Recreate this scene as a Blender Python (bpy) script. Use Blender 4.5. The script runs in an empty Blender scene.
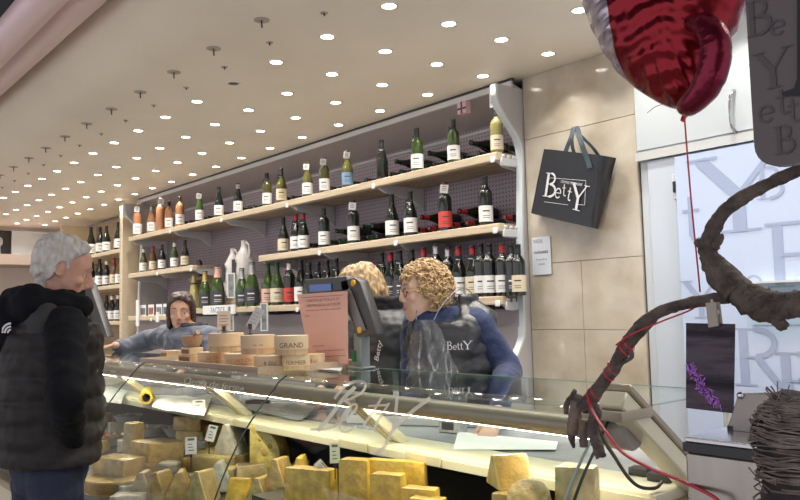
import bpy, bmesh, math, random
from mathutils import Vector, Matrix, noise
random.seed(7)
D = bpy.data
SC = bpy.context.scene
COL = SC.collection
PI = math.pi

# ------------------------------------------------------------------ camera
FPX = 778.37
YAW, PIT, ROL = math.radians(139.877), math.radians(4.462), math.radians(-1.4095)
CAMZ = 1.4
F_ = Vector((math.cos(YAW)*math.cos(PIT), math.sin(YAW)*math.cos(PIT), math.sin(PIT)))
R0 = Vector((math.sin(YAW), -math.cos(YAW), 0))
U0 = R0.cross(F_)
R_ = R0*math.cos(ROL) + U0*math.sin(ROL)
U_ = U0*math.cos(ROL) - R0*math.sin(ROL)
cam = D.objects.new('camera', D.cameras.new('camera'))
COL.objects.link(cam)
cam.data.sensor_width = 36
cam.data.lens = FPX*36/800
cam.matrix_world = Matrix(((R_.x, U_.x, -F_.x, 0), (R_.y, U_.y, -F_.y, 0), (R_.z, U_.z, -F_.z, CAMZ), (0, 0, 0, 1)))
cam.data.clip_start = 0.05
SC.camera = cam

def ray(px, py):
    return F_ + R_*((px-400)/FPX) - U_*((py-250)/FPX)
def at(px, py, Y):                      # the place at depth Y (distance towards the back wall) seen at a pixel
    d = ray(px, py); t = Y/d.y
    return Vector((d.x*t, Y, d.z*t+CAMZ))
def atz(px, py, z):
    d = ray(px, py); t = (z-CAMZ)/d.z
    return Vector((d.x*t, d.y*t, z))

# ------------------------------------------------------------------ world, exposure
w = D.worlds.new('world'); SC.world = w; w.use_nodes = True
bg = w.node_tree.nodes['Background']
bg.inputs[0].default_value = (0.80, 0.78, 0.83, 1); bg.inputs[1].default_value = 1.32
SC.view_settings.view_transform = 'Standard'
SC.view_settings.look = 'None'
SC.view_settings.exposure = 0.0
SC.view_settings.gamma = 1.0
SC.view_settings.use_curve_mapping = False
try:
    SC.cycles.use_denoising = True
    SC.cycles.max_bounces = 8
    SC.cycles.transparent_max_bounces = 16
    SC.cycles.caustics_reflective = False
    SC.cycles.caustics_refractive = False
except Exception:
    pass
SPOT_W = 1.9
STRIP_E = 62.0
def area(name, loc, size, power, col=(1, 1, 1), target=None, sizey=None):
    l = D.lights.new(name, 'AREA'); l.energy = power; l.color = col; l.size = size
    if sizey: l.shape = 'RECTANGLE'; l.size_y = sizey
    o = D.objects.new(name, l); COL.objects.link(o); o.location = loc
    if target is not None:
        o.rotation_euler = (Vector(target)-Vector(loc)).to_track_quat('-Z', 'Y').to_euler()
    return o
# ------------------------------------------------------------------ materials
MATS = {}
def mat(name, col, rough=0.5, metal=0.0, var=0.0, scale=20.0, bump=0.0, bscale=None, coat=0.0, spec=None, trans=0.0,
        emit=None, estr=0.0, col2=None, stretch=None, sheen=0.0, detail=4.0, ramp=(0.35, 0.65), coatr=0.1, ior=None):
    if name in MATS: return MATS[name]
    m = D.materials.new(name); m.use_nodes = True; nt = m.node_tree; N = nt.nodes; L = nt.links
    p = N['Principled BSDF']
    c = (*col, 1)
    p.inputs['Base Color'].default_value = c
    p.inputs['Roughness'].default_value = rough
    p.inputs['Metallic'].default_value = metal
    if spec is not None: p.inputs['Specular IOR Level'].default_value = spec
    if coat: p.inputs['Coat Weight'].default_value = coat; p.inputs['Coat Roughness'].default_value = coatr
    if trans: p.inputs['Transmission Weight'].default_value = trans
    if ior: p.inputs['IOR'].default_value = ior
    if sheen: p.inputs['Sheen Weight'].default_value = sheen
    if emit: p.inputs['Emission Color'].default_value = (*emit, 1); p.inputs['Emission Strength'].default_value = estr
    if var or col2 or bump:
        tc = N.new('ShaderNodeTexCoord'); mp = N.new('ShaderNodeMapping'); L.new(tc.outputs['Object'], mp.inputs[0])
        if stretch: mp.inputs['Scale'].default_value = stretch
    if var or col2:
        n = N.new('ShaderNodeTexNoise'); n.inputs['Scale'].default_value = scale; n.inputs['Detail'].default_value = detail
        L.new(mp.outputs[0], n.inputs['Vector'])
        r = N.new('ShaderNodeValToRGB')
        b = col2 if col2 else tuple(max(0, x*(1-var)) for x in col)
        r.color_ramp.elements[0].color = (*b, 1); r.color_ramp.elements[1].color = c
        r.color_ramp.elements[0].position = ramp[0]; r.color_ramp.elements[1].position = ramp[1]
        L.new(n.outputs['Fac'], r.inputs[0]); L.new(r.outputs[0], p.inputs['Base Color'])
    if bump:
        n2 = N.new('ShaderNodeTexNoise'); n2.inputs['Scale'].default_value = bscale or scale; n2.inputs['Detail'].default_value = 5
        L.new(mp.outputs[0], n2.inputs['Vector'])
        bp = N.new('ShaderNodeBump'); bp.inputs['Strength'].default_value = bump; bp.inputs['Distance'].default_value = 0.01
        L.new(n2.outputs['Fac'], bp.inputs['Height']); L.new(bp.outputs[0], p.inputs['Normal'])
    MATS[name] = m
    return m
def thin_glass(name, tint, rough=0.02, boost=1.0, ior=1.45):
    m = D.materials.new(name); m.use_nodes = True; nt = m.node_tree; N = nt.nodes; L = nt.links
    N.remove(N['Principled BSDF']); out = N['Material Output']
    t = N.new('ShaderNodeBsdfTransparent'); t.inputs[0].default_value = (*tint, 1)
    g = N.new('ShaderNodeBsdfGlossy'); g.inputs['Roughness'].default_value = rough; g.inputs[0].default_value = (0.95, 0.97, 0.96, 1)
    gm = N.new('ShaderNodeNewGeometry'); dp = N.new('ShaderNodeVectorMath'); dp.operation = 'DOT_PRODUCT'
    L.new(gm.outputs['Incoming'], dp.inputs[0]); L.new(gm.outputs['Normal'], dp.inputs[1])
    def mm(op, a, b=None):
        q = N.new('ShaderNodeMath'); q.operation = op
        for i_, v_ in enumerate((a, b)):
            if v_ is None: continue
            if isinstance(v_, (int, float)): q.inputs[i_].default_value = v_
            else: L.new(v_, q.inputs[i_])
        return q
    f0 = ((ior-1)/(ior+1))**2                 # Schlick reflectance of a thin pane, the same from both sides
    f = mm('ADD', mm('MULTIPLY', mm('POWER', mm('SUBTRACT', 1.0, mm('ABSOLUTE', dp.outputs['Value']).outputs[0]).outputs[0], 5.0).outputs[0], 1-f0).outputs[0], f0)
    mu = N.new('ShaderNodeMath'); mu.operation = 'MULTIPLY'; mu.inputs[1].default_value = boost; mu.use_clamp = True
    mx = N.new('ShaderNodeMixShader')
    L.new(f.outputs[0], mu.inputs[0]); L.new(mu.outputs[0], mx.inputs[0]); L.new(t.outputs[0], mx.inputs[1]); L.new(g.outputs[0], mx.inputs[2])
    L.new(mx.outputs[0], out.inputs[0])
    MATS[name] = m
    return m

# ------------------------------------------------------------------ mesh helpers
def bm_new(): return bmesh.new()
def box(bm, x0, x1, y0, y1, z0, z1, M=None, mi=0):
    vs = [bm.verts.new((x, y, z)) for x in (x0, x1) for y in (y0, y1) for z in (z0, z1)]
    if M is not None:
        for v in vs: v.co = M @ v.co
    for f in ((0, 1, 3, 2), (4, 6, 7, 5), (0, 4, 5, 1), (2, 3, 7, 6), (0, 2, 6, 4), (1, 5, 7, 3)):
        bm.faces.new([vs[i] for i in f]).material_index = mi
    return vs
def loft(bm, rings, cap=True, mi=0, close=True):
    rs = [[bm.verts.new(p) for p in r] for r in rings]
    n = len(rs[0])
    for a, b in zip(rs, rs[1:]):
        for i in range(n if close else n-1):
            j = (i+1) % n
            bm.faces.new((a[i], a[j], b[j], b[i])).material_index = mi
    if cap and close:
        bm.faces.new(list(reversed(rs[0]))).material_index = mi
        bm.faces.new(rs[-1]).material_index = mi
    return rs
def ell(c, rx, ry, n=16, ax=Vector((1, 0, 0)), ay=Vector((0, 1, 0))):
    c = Vector(c)
    return [c+ax*(rx*math.cos(2*PI*i/n))+ay*(ry*math.sin(2*PI*i/n)) for i in range(n)]
def frame_for(d):
    d = d.normalized(); up = Vector((0, 0, 1)) if abs(d.z) < 0.9 else Vector((0, 1, 0))
    a = d.cross(up).normalized(); return a, a.cross(d).normalized()
def tube(bm, pts, rad, n=8, jit=0.0, cap=True, mi=0, flat=1.0):
    pts = [Vector(p) for p in pts]; rings = []
    if not hasattr(rad, '__len__'): rad = [rad]*len(pts)
    a = None
    for i, p in enumerate(pts):
        d = (pts[min(i+1, len(pts)-1)]-pts[max(i-1, 0)]).normalized()
        if a is None: a, b = frame_for(d)
        else:
            a = (a-d*a.dot(d)).normalized(); b = a.cross(d).normalized()
        r = rad[i]
        ring = []
        for k in range(n):
            q = r*(1+random.uniform(-jit, jit)) if jit else r
            ring.append(p+a*(q*math.cos(2*PI*k/n))+b*(q*flat*math.sin(2*PI*k/n)))
        rings.append(ring)
    loft(bm, rings, cap, mi)
def smooth_path(pts, sub=6):
    pts = [Vector(p) for p in pts]; out = []
    P = [pts[0]*2-pts[1]]+pts+[pts[-1]*2-pts[-2]]
    for i in range(1, len(P)-2):
        for s in range(sub):
            t = s/sub
            a, b, c, d = P[i-1], P[i], P[i+1], P[i+2]
            out.append(0.5*((2*b)+(c-a)*t+(2*a-5*b+4*c-d)*t*t+(3*b-a-3*c+d)*t**3))
    out.append(pts[-1]); return out
def capsule(bm, a, b, ra, rb=None, n=14):
    a, b = Vector(a), Vector(b); rb = ra if rb is None else rb
    d = (b-a); l = d.length; d = d.normalized() if l > 1e-6 else Vector((0, 0, 1)); x, y = frame_for(d); rings = []
    for k in range(1, 5):
        t = -PI/2+k*PI/2/4*0.999 if k < 4 else 0
        rings.append(ell(a+d*(ra*math.sin(t)), ra*math.cos(t), ra*math.cos(t), n, x, y))
    for k in range(0, 4):
        t = k*PI/2/4
        rings.append(ell(b+d*(rb*math.sin(t)), rb*math.cos(t), rb*math.cos(t), n, x, y))
    loft(bm, rings)
def ellipsoid(bm, c, r, M=None, n=14, m=9):
    rings = []
    for k in range(m):
        t = -PI/2+PI*(k+0.5)/m
        ring = [Vector((r[0]*math.cos(t)*math.cos(2*PI*i/n), r[1]*math.cos(t)*math.sin(2*PI*i/n), r[2]*math.sin(t))) for i in range(n)]
        if M is not None: ring = [M @ v for v in ring]
        rings.append([v+Vector(c) for v in ring])
    loft(bm, rings)
def chain(bm, pts, rads, n=14):
    for i in range(len(pts)-1): capsule(bm, pts[i], pts[i+1], rads[i], rads[i+1], n)
def lathe(bm, prof, n=14, mi=0):
    loft(bm, [[Vector((r*math.cos(2*PI*i/n), r*math.sin(2*PI*i/n), z)) for i in range(n)] for r, z in prof], True, mi)
def prism(bm, poly, h, z0=0.0, mi_side=0, mi_top=0, sides=None):
    b = [bm.verts.new((x, y, z0)) for x, y in poly]; t = [bm.verts.new((x, y, z0+h)) for x, y in poly]
    bm.faces.new(list(reversed(b))).material_index = mi_top; bm.faces.new(t).material_index = mi_top
    n = len(poly)
    for i in range(n):
        j = (i+1) % n
        bm.faces.new((b[i], b[j], t[j], t[i])).material_index = (sides[i] if sides else mi_side)
def poly3(bm, pts, th, mi=0):               # thin solid from a planar 3D outline, thickness vector th
    th = Vector(th); a = [bm.verts.new(p) for p in pts]; b = [bm.verts.new(Vector(p)+th) for p in pts]
    bm.faces.new(a).material_index = mi; bm.faces.new(list(reversed(b))).material_index = mi
    n = len(pts)
    for i in range(n):
        j = (i+1) % n
        bm.faces.new((a[j], a[i], b[i], b[j])).material_index = mi
def bevel(bm, w, seg=2):
    bmesh.ops.recalc_face_normals(bm, faces=bm.faces)
    bmesh.ops.bevel(bm, geom=[e for e in bm.edges if len(e.link_faces) == 2 and e.calc_face_angle(0) > 0.5], offset=w, segments=seg, affect='EDGES', profile=0.6)
def mesh_of(name, bm, mats, smooth=True, ang=0.7):
    bmesh.ops.recalc_face_normals(bm, faces=bm.faces)
    if smooth:
        for f in bm.faces: f.smooth = True
        for e in bm.edges:
            if len(e.link_faces) == 2 and e.calc_face_angle(0) > ang: e.smooth = False
    me = D.meshes.new(name); bm.to_mesh(me); bm.free()
    for m in (mats if isinstance(mats, (list, tuple)) else [mats]): me.materials.append(m)
    return me
def obj(name, bm, mats, parent=None, label=None, smooth=True, ang=0.7):
    me = bm if isinstance(bm, bpy.types.Mesh) else mesh_of(name, bm, mats, smooth, ang)
    o = D.objects.new(name, me); COL.objects.link(o)
    if parent: o.parent = parent
    if label: o['label'] = label
    return o
def tag(o, label, cat, group=None, kind=None):
    o['label'] = label; o['category'] = cat
    if group: o['group'] = group
    if kind: o['kind'] = kind
    return o
def thing(name, label, cat, loc=(0, 0, 0), rz=0.0, group=None):
    o = D.objects.new(name, None); COL.objects.link(o); o.location = loc; o.rotation_euler = (0, 0, rz)
    return tag(o, label, cat, group)
def struct(name, bm, m, smooth=False):
    o = obj(name, bm, m, smooth=smooth); o['kind'] = 'structure'; return o
def kids(o): return [c for c in D.objects if c.parent == o]
TREE = {}
def dup(o, loc, rz=None, label=None, children=None):
    r = o.copy(); COL.objects.link(r); r.location = loc
    if rz is not None: r.rotation_euler = (0, 0, rz)
    if label: r['label'] = label
    for ch in (children if children is not None else kids(o)):
        c = ch.copy(); COL.objects.link(c); c.parent = r
    return r
TS = D.scenes.new('workbench')
def evaluated(o):
    TS.collection.objects.link(o); vl = TS.view_layers[0]; vl.update(); dg = vl.depsgraph; dg.update()
    return D.meshes.new_from_object(o.evaluated_get(dg))
def text_mesh(name, s, size, m, parent=None, M=None, depth=0.0004, align='CENTER', shear=0.0):
    c = D.curves.new('t', 'FONT'); c.body = s; c.size = size; c.extrude = depth; c.align_x = align; c.shear = shear; c.resolution_u = 2
    t = D.objects.new('t', c); me = evaluated(t)
    D.objects.remove(t); D.curves.remove(c)
    if M is not None: me.transform(M)
    me.name = name; me.materials.clear(); me.materials.append(m)
    o = D.objects.new(name, me); COL.objects.link(o)
    if parent: o.parent = parent
    return o
def remeshed(bm, vox, it=3, fac=0.5, disp=None):
    me = D.meshes.new('tmp'); bmesh.ops.recalc_face_normals(bm, faces=bm.faces); bm.to_mesh(me); bm.free()
    o = D.objects.new('tmp', me)
    r = o.modifiers.new('r', 'REMESH'); r.mode = 'VOXEL'; r.voxel_size = vox; r.use_smooth_shade = True
    s = o.modifiers.new('s', 'SMOOTH'); s.factor = fac; s.iterations = it
    out = evaluated(o)
    D.objects.remove(o); D.meshes.remove(me)
    if disp:
        n_ = len(out.vertices); co = [0.0]*(3*n_); no_ = [0.0]*(3*n_)
        out.vertices.foreach_get('co', co); out.vertices.foreach_get('normal', no_); res = []
        for i_ in range(n_): res.extend(disp(Vector(co[3*i_:3*i_+3]), Vector(no_[3*i_:3*i_+3])))
        out.vertices.foreach_set('co', res); out.update()
    for p in out.polygons: p.use_smooth = True
    return out
def setm(me, m):
    me.materials.clear(); me.materials.append(m); return me

# serif glyphs drawn as strokes: (points, width) in a unit box
def arc(cx, cy, rx, ry, a0, a1, n=14):
    return [(cx+rx*math.cos(math.radians(a0+(a1-a0)*i/n)), cy+ry*math.sin(math.radians(a0+(a1-a0)*i/n))) for i in range(n+1)]
GL = {
 'B': (0.72, [([(0.16, 0), (0.16, 1)], 0.13), ([(0, 0.015), (0.36, 0.015)], 0.03), ([(0, 0.985), (0.36, 0.985)], 0.03),
       (arc(0.32, 0.76, 0.24, 0.22, 90, -90), 0.085), (arc(0.34, 0.27, 0.32, 0.255, 90, -90), 0.095), ([(0.16, 0.53), (0.34, 0.53)], 0.04)]),
 'R': (0.8, [([(0.16, 0), (0.16, 1)], 0.13), ([(0, 0.015), (0.34, 0.015)], 0.03), ([(0, 0.985), (0.36, 0.985)], 0.03),
       (arc(0.34, 0.745, 0.27, 0.235, 90, -90), 0.09), ([(0.36, 0.5), (0.66, 0.03), (0.84, 0.01)], 0.1), ([(0.16, 0.5), (0.34, 0.5)], 0.04)]),
 'Y': (0.9, [([(0.1, 0.98), (0.46, 0.46)], 0.13), ([(0.82, 0.98), (0.46, 0.46)], 0.06), ([(0.46, 0.5), (0.46, 0)], 0.13),
       ([(0.28, 0.015), (0.66, 0.015)], 0.03), ([(-0.04, 0.985), (0.28, 0.985)], 0.03), ([(0.68, 0.985), (0.98, 0.985)], 0.03)]),
 'P': (0.7, [([(0.16, 0), (0.16, 1)], 0.13), ([(0, 0.015), (0.34, 0.015)], 0.03), ([(0, 0.985), (0.6, 0.985)], 0.05), ([(0.6, 1.0), (0.6, 0.86)], 0.04), ([(0.16, 0.5), (0.45, 0.5)], 0.05)]),
 'e': (0.52, [(arc(0.26, 0.27, 0.21, 0.25, 0, 320), 0.075), ([(0.06, 0.28), (0.46, 0.28)], 0.045)]),
 't': (0.4, [([(0.18, 0.8), (0.18, 0.14), (0.24, 0.04), (0.38, 0.06)], 0.085), ([(0.02, 0.56), (0.36, 0.56)], 0.05)]),
}
def stroke_faces(bm, pts, wd, fn, mi=0):
    pts = [Vector(p) for p in pts]; prev = None
    for i, p in enumerate(pts):
        d = (pts[min(i+1, len(pts)-1)]-pts[max(i-1, 0)]).normalized(); nn = Vector((-d.y, d.x))*wd/2
        a, b = bm.verts.new(fn(*(p+nn))), bm.verts.new(fn(*(p-nn)))
        if prev: bm.faces.new((prev[0], prev[1], b, a)).material_index = mi
        prev = (a, b)
def glyph(bm, ch, fn, ox=0.0, oy=0.0, s=1.0, mi=0, nudge=(0, -.00025, 0)):
    for k_, (pts, wd) in enumerate(GL[ch][1]):
        nv = len(bm.verts); stroke_faces(bm, [(ox+x*s, oy+y*s) for x, y in pts], wd*s, fn, mi); bm.verts.ensure_lookup_table()
        for v in bm.verts[nv:]: v.co += Vector(nudge)*k_
    return GL[ch][0]*s

# ------------------------------------------------------------------ material library
M_ceil = mat('ceiling_paint', (0.86, 0.79, 0.68), 0.38, var=0.08, scale=1.3, bump=0.05, bscale=3)
M_pink = mat('bulkhead_paint', (0.74, 0.55, 0.57), 0.28)
M_dark = mat('hall_dark', (0.012, 0.012, 0.014), 0.8)
M_white = mat('white_lacquer', (0.60, 0.65, 0.68), 0.25)
M_plaster = mat('cream_plaster', (0.70, 0.62, 0.56), 0.6)
M_floor = mat('floor_stone', (0.55, 0.50, 0.44), 0.35, var=0.3, scale=6)
M_tile = mat('travertine_tile', (0.42, 0.35, 0.26), 0.10, col2=(0.60, 0.55, 0.46), scale=5, detail=8, ramp=(0.3, 0.7))
M_grout = mat('grout', (0.33, 0.27, 0.2), 0.8)
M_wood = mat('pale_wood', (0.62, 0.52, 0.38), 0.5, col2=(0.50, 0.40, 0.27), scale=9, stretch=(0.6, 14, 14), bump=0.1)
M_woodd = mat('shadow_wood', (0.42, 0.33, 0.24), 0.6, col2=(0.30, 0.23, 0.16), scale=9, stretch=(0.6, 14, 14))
M_metalw = mat('white_enamel', (0.60, 0.61, 0.62), 0.35)
M_grey = mat('grey_metal_panel', (0.36, 0.33, 0.35), 0.5)
M_ivory = mat('ivory_enamel', (0.62, 0.58, 0.43), 0.35)
M_beige = mat('beige_profile', (0.34, 0.29, 0.21), 0.35, metal=0.2)
M_marble = mat('grey_marble', (0.40, 0.42, 0.44), 0.15, col2=(0.30, 0.32, 0.35), scale=8, detail=8)
M_steel = mat('brushed_steel', (0.42, 0.39, 0.35), 0.3, metal=0.9, col2=(0.34, 0.31, 0.28), scale=14, stretch=(1, 1, 0.08))
M_black = mat('black_plastic', (0.015, 0.015, 0.017), 0.35)
M_dgrey = mat('dark_grey_plastic', (0.055, 0.055, 0.058), 0.4)
M_paper = mat('white_paper', (0.80, 0.80, 0.80), 0.6)
M_cream = mat('cream_paper', (0.72, 0.62, 0.42), 0.6)
M_ink = mat('dark_ink', (0.03, 0.03, 0.03), 0.6)
M_gold = mat('gold_foil', (0.65, 0.47, 0.18), 0.3, metal=0.7)
M_deck = mat('display_deck', (0.09, 0.08, 0.065), 0.5, metal=0.2)
M_caulk = mat('lamp_trim', (0.75, 0.72, 0.68), 0.3, metal=0.4)
M_lens = mat('lamp_lens', (1, 1, 1), 0.3, emit=(1.0, 0.95, 0.88), estr=14)
M_strip = mat('strip_lamp', (1, 1, 1), 0.3, emit=(1.0, 0.90, 0.68), estr=STRIP_E)
M_glass = thin_glass('display_glass', (0.93, 0.96, 0.95), 0.01, 1.0, 1.35)
M_gtop = thin_glass('top_glass', (0.80, 0.84, 0.82), 0.015, 1.0, 1.75)
M_gedge = mat('glass_edge', (0.03, 0.06, 0.055), 0.2)
M_frost = mat('frosted_lettering', (0.60, 0.58, 0.50), 0.5)
M_frost.node_tree.nodes['Principled BSDF'].inputs['Alpha'].default_value = .72

# ------------------------------------------------------------------ shell
bm = bm_new(); box(bm, -12, 1.5, -3, 3.9, -0.1, 0); struct('floor', bm, M_floor)
# perforated ceiling soffit with a rounded front lip, one profile run along the shop
CZ = CAMZ+1.25
prof = [(3.7, CZ), (2.6, CZ), (1.55, CZ), (1.47, CZ+.004), (1.38, CZ+.018), (1.30, CZ+.045), (1.24, CZ+.085), (1.205, CZ+.14), (1.20, CZ+.22), (1.20, CZ+.5), (3.7, CZ+.5)]
bm = bm_new(); loft(bm, [[Vector((x, y, z)) for y, z in prof] for x in (-12, 1.5)]); struct('ceiling', bm, M_ceil, True)
def rollp(cy, cz, r): return [(cy+r*math.cos(a*PI/9-PI), cz+r*math.sin(a*PI/9-PI)) for a in range(10)]
bm = bm_new(); pr = rollp(1.055, CAMZ+1.40, .10)+[(1.155, CAMZ+1.6), (0.955, CAMZ+1.6)]
loft(bm, [[Vector((x, y, z)) for y, z in pr] for x in (-12, 1.5)])
struct('trim_1', bm, M_pink, True)
bm = bm_new(); pr = rollp(.915, CAMZ+1.34, .075)+[(.99, CAMZ+1.37), (.915, CAMZ+1.415), (.86, CAMZ+1.39)]
loft(bm, [[Vector((x, y, z)) for y, z in pr] for x in (-12, 1.5)])
struct('trim_2', bm, M_pink, True)
bm = bm_new(); box(bm, -12, 1.5, .93, .99, CAMZ+1.40, 4.1); struct('trim_5', bm, M_dark)
bm = bm_new(); box(bm, -12, 1.5, -3, 1.2, 4.1, 4.2); struct('ceiling_hall', bm, M_dark)
bm = bm_new(); box(bm, -12, 1.5, 3.52, 3.7, 0, CZ+.1); struct('wall_back', bm, M_grey)
bm = bm_new(); box(bm, -12.1, -11.3, -3, 3.52, 0, 4.2); wl = struct('wall_left', bm, M_plaster)

# tiled pillar: backing with each stone tile standing proud of recessed joints
bm = bm_new(); box(bm, -2.745, -2.065, 3.235, 3.52, 0, CZ); wt = struct('wall_tiled', bm, M_grout)
zs = [0, .245, .59, .935, CAMZ-.118, CAMZ+.229, CAMZ+.908, CZ]
for k in range(len(zs)-1):
    xs = [-2.75, -2.41, -2.06] if k < 5 else [-2.75, -2.06]
    for x0, x1 in zip(xs, xs[1:]):
        bm = bm_new(); box(bm, x0+.0012, x1-.0012, 3.222, 3.24, zs[k]+.0012, zs[k+1]-.0012); bevel(bm, .0012, 1)
        obj('tile', bm, M_tile, wt, smooth=False)

# white wall of cupboards right of the pillar
bm = bm_new(); box(bm, -2.055, 1.5, 3.24, 3.52, 0, CZ); struct('wall_right', bm, M_white)
cab = thing('wall_cupboard', 'white wall cupboard with bowed chrome handle above the lettered glass door', 'cupboard', (0, 0, 0))
bm = bm_new(); box(bm, -2.05, -1.05, 3.215, 3.24, CAMZ+.715, CZ-.03); obj('body', bm, M_white, cab)
bm = bm_new(); box(bm, -2.045, -1.055, 3.197, 3.215, CAMZ+.722, CZ-.035); bevel(bm, .003, 2); dr = obj('door', bm, M_white, cab)
bm = bm_new(); tube(bm, smooth_path([(-1.56, 3.197, CAMZ+.90), (-1.56, 3.165, CAMZ+.88), (-1.562, 3.155, CAMZ+.81), (-1.563, 3.165, CAMZ+.74), (-1.563, 3.197, CAMZ+.72)], 4), .007, 8)
obj('handle', bm, mat('chrome', (0.6, 0.6, 0.62), 0.15, metal=1), dr)
bm = bm_new(); box(bm, -2.05, .6, 3.19, 3.24, CAMZ+.672, CAMZ+.712); struct('trim_3', bm, mat('trim_grey', (0.52, 0.53, 0.52), 0.4))
bm = bm_new(); box(bm, -2.0, .6, 3.205, 3.24, 0.02, CAMZ+.668); bevel(bm, .004, 1); d1 = struct('door_1', bm, mat('door_white', (0.52, 0.57, 0.64), 0.3))
bm = bm_new(); box(bm, -1.866, -1.846, 3.19, 3.205, CAMZ+.47, CAMZ+.585); bevel(bm, .003, 1); lt = obj('door_latch', bm, M_metalw, d1)
bm = bm_new(); box(bm, -1.862, -1.85, 3.184, 3.19, CAMZ+.50, CAMZ+.55); obj('latch_slot', bm, M_black, lt)

# lettered translucent panel
gp = thing('lettered_panel', 'pale blue panel printed with large grey letters, fixed on the white door', 'panel')
M_pp = mat('panel_pale_blue', (0.48, 0.56, 0.74), 0.15)
M_pl = mat('panel_letters', (0.32, 0.38, 0.54), 0.2)
bm = bm_new(); box(bm, -1.835, 0.6, 3.165, 3.18, 0.3, CAMZ+.655); obj('board', bm, M_pp, gp)
for n_, (x, z) in enumerate(((-1.80, .45), (-1.80, CAMZ+.6), (.5, .45))):
    bm = bm_new(); box(bm, x-.01, x+.01, 3.18, 3.206, z-.01, z+.01); obj('spacer', bm, M_metalw, gp)
def panel_letter(ch, px, py, ptop, sx=1.0, tilt=0.0):
    a = at(px, py, 3.163); b = at(px, ptop, 3.163); s = b.z-a.z
    fn = lambda u, v: Vector((a.x+u*sx*math.cos(tilt)-v*math.sin(tilt), 3.163, a.z+u*math.sin(tilt)+v*math.cos(tilt)))
    bm = bm_new(); glyph(bm, ch, fn, 0, 0, s); obj('letter', bm, M_pl, gp, smooth=False)
for a in (('Y', 694, 236, 160, 1.35), ('t', 683, 244, 186, .9), ('e', 669, 248, 150), ('P', 768, 288, 224, 1.2), ('R', 735, 385, 328, 1.2), ('Y', 683, 318, 281, 1.2), ('B', 777, 412, 352, 1.2), ('B', 757, 200, 168, 1.2), ('e', 745, 292, 262, 1.2)):
    if a[1] == 669: continue
    panel_letter(*a)
clb = thing('acrylic_holder', 'clear acrylic leaflet holder with a light rim on the lettered panel', 'holder')
a, b = at(745, 284, 3.12), at(745, 325, 3.12)
bm = bm_new(); box(bm, a.x, .3, 3.12, 3.126, b.z, a.z); obj('front_pane', bm, M_glass, clb)
bm = bm_new(); box(bm, a.x, .3, 3.118, 3.165, a.z, a.z+.008); obj('rim', bm, M_metalw, clb)
bm = bm_new(); box(bm, a.x, .3, 3.12, 3.165, b.z-.006, b.z); obj('ledge', bm, M_glass, clb)

# ------------------------------------------------------------------ ceiling lamps
ORD = ['first', 'second', 'third', 'fourth', 'fifth', 'sixth', 'seventh', 'eighth', 'ninth', 'tenth', 'eleventh', 'twelfth', 'thirteenth', 'fourteenth', 'fifteenth', 'sixteenth', 'seventeenth', 'eighteenth', 'nineteenth', 'twentieth',
       'twenty-first', 'twenty-second', 'twenty-third', 'twenty-fourth', 'twenty-fifth', 'twenty-sixth']
X0, Y0, SX, SY = -2.390, 1.6494, 0.44416, 0.33819
lampM = None
bm = bm_new(); n = 20
loft(bm, [[Vector((r*math.cos(2*PI*i/n), r*math.sin(2*PI*i/n), z)) for i in range(n)] for r, z in ((.027, .004), (.030, -.004), (.038, -.004), (.040, 0.0005))], cap=False)
ring_me = mesh_of('trim_ring', bm, M_caulk)
bm = bm_new(); lathe(bm, [(.001, 0.0), (.028, 0.0), (.0285, .003), (.001, .0035)], 16); lens_me = mesh_of('lens', bm, M_lens)
bm = bm_new(); lathe(bm, [(.001, 0.0), (.028, 0.0), (.0285, .003), (.001, .0035)], 16); lens_off = mesh_of('lens', bm, M_dgrey)
ROWN = {1: 'row nearest the rounded ceiling lip', 2: 'second row from the ceiling lip', 3: 'third row from the ceiling lip', 4: 'row nearest the bottle shelves'}
def downlight(x, y, lit=True, c=1, k=0):
    lb = ('lit ceiling spotlight, %s, %s from the balloon end' % (ROWN[c], ORD[k])) if k >= 0 else 'lit ceiling spotlight, %s, %s past the red balloon' % (ROWN[c], ORD[-k-1])
    o = thing('ceiling_spotlight', lb if lit else 'dark ceiling spotlight that is switched off, among the lit ones nearest the lip', 'spotlight', (x, y, CZ), 0, 'spotlights in the ceiling')
    obj('trim_ring', ring_me, None, o); l = obj('lens', lens_me if lit else lens_off, None, o); l.location = (0, 0, -.003)
    if lit:
        nm = 'spot_lamp_narrow' if c == 4 else 'spot_lamp'
        la = D.lights.new(nm, 'AREA') if nm not in D.lights else D.lights[nm]
        la.shape = 'DISK'; la.size = .055; la.energy = SPOT_W; la.color = (1.0, .95, .87); la.spread = math.radians(110 if c == 4 else 125)
        q = D.objects.new('lamp_light', la); COL.objects.link(q); q.parent = o; q.location = (0, 0, -.008)
for c in range(1, 5):
    for r in range(-5, 20):
        x = X0-r*SX; y = Y0+c*SY
        if x > 0.3: continue
        k = r-(-1 if c == 3 else 0)
        downlight(x, y, not (c == 1 and r == 3), c, k)
bm = bm_new(); lathe(bm, [(.006, .001), (.034, 0.0005), (.034, -.003), (.012, -.004), (.010, -.002), (.006, -.002)], 16)
sock_me = mesh_of('plate', bm, mat('socket_plate', (0.42, 0.36, 0.30), 0.5))
bm = bm_new(); tube(bm, [(0, 0, 0), (0, 0, -.02), (.003, 0, -.035)], .0035, 6); stem_me = mesh_of('stem', bm, M_dgrey)
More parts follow.
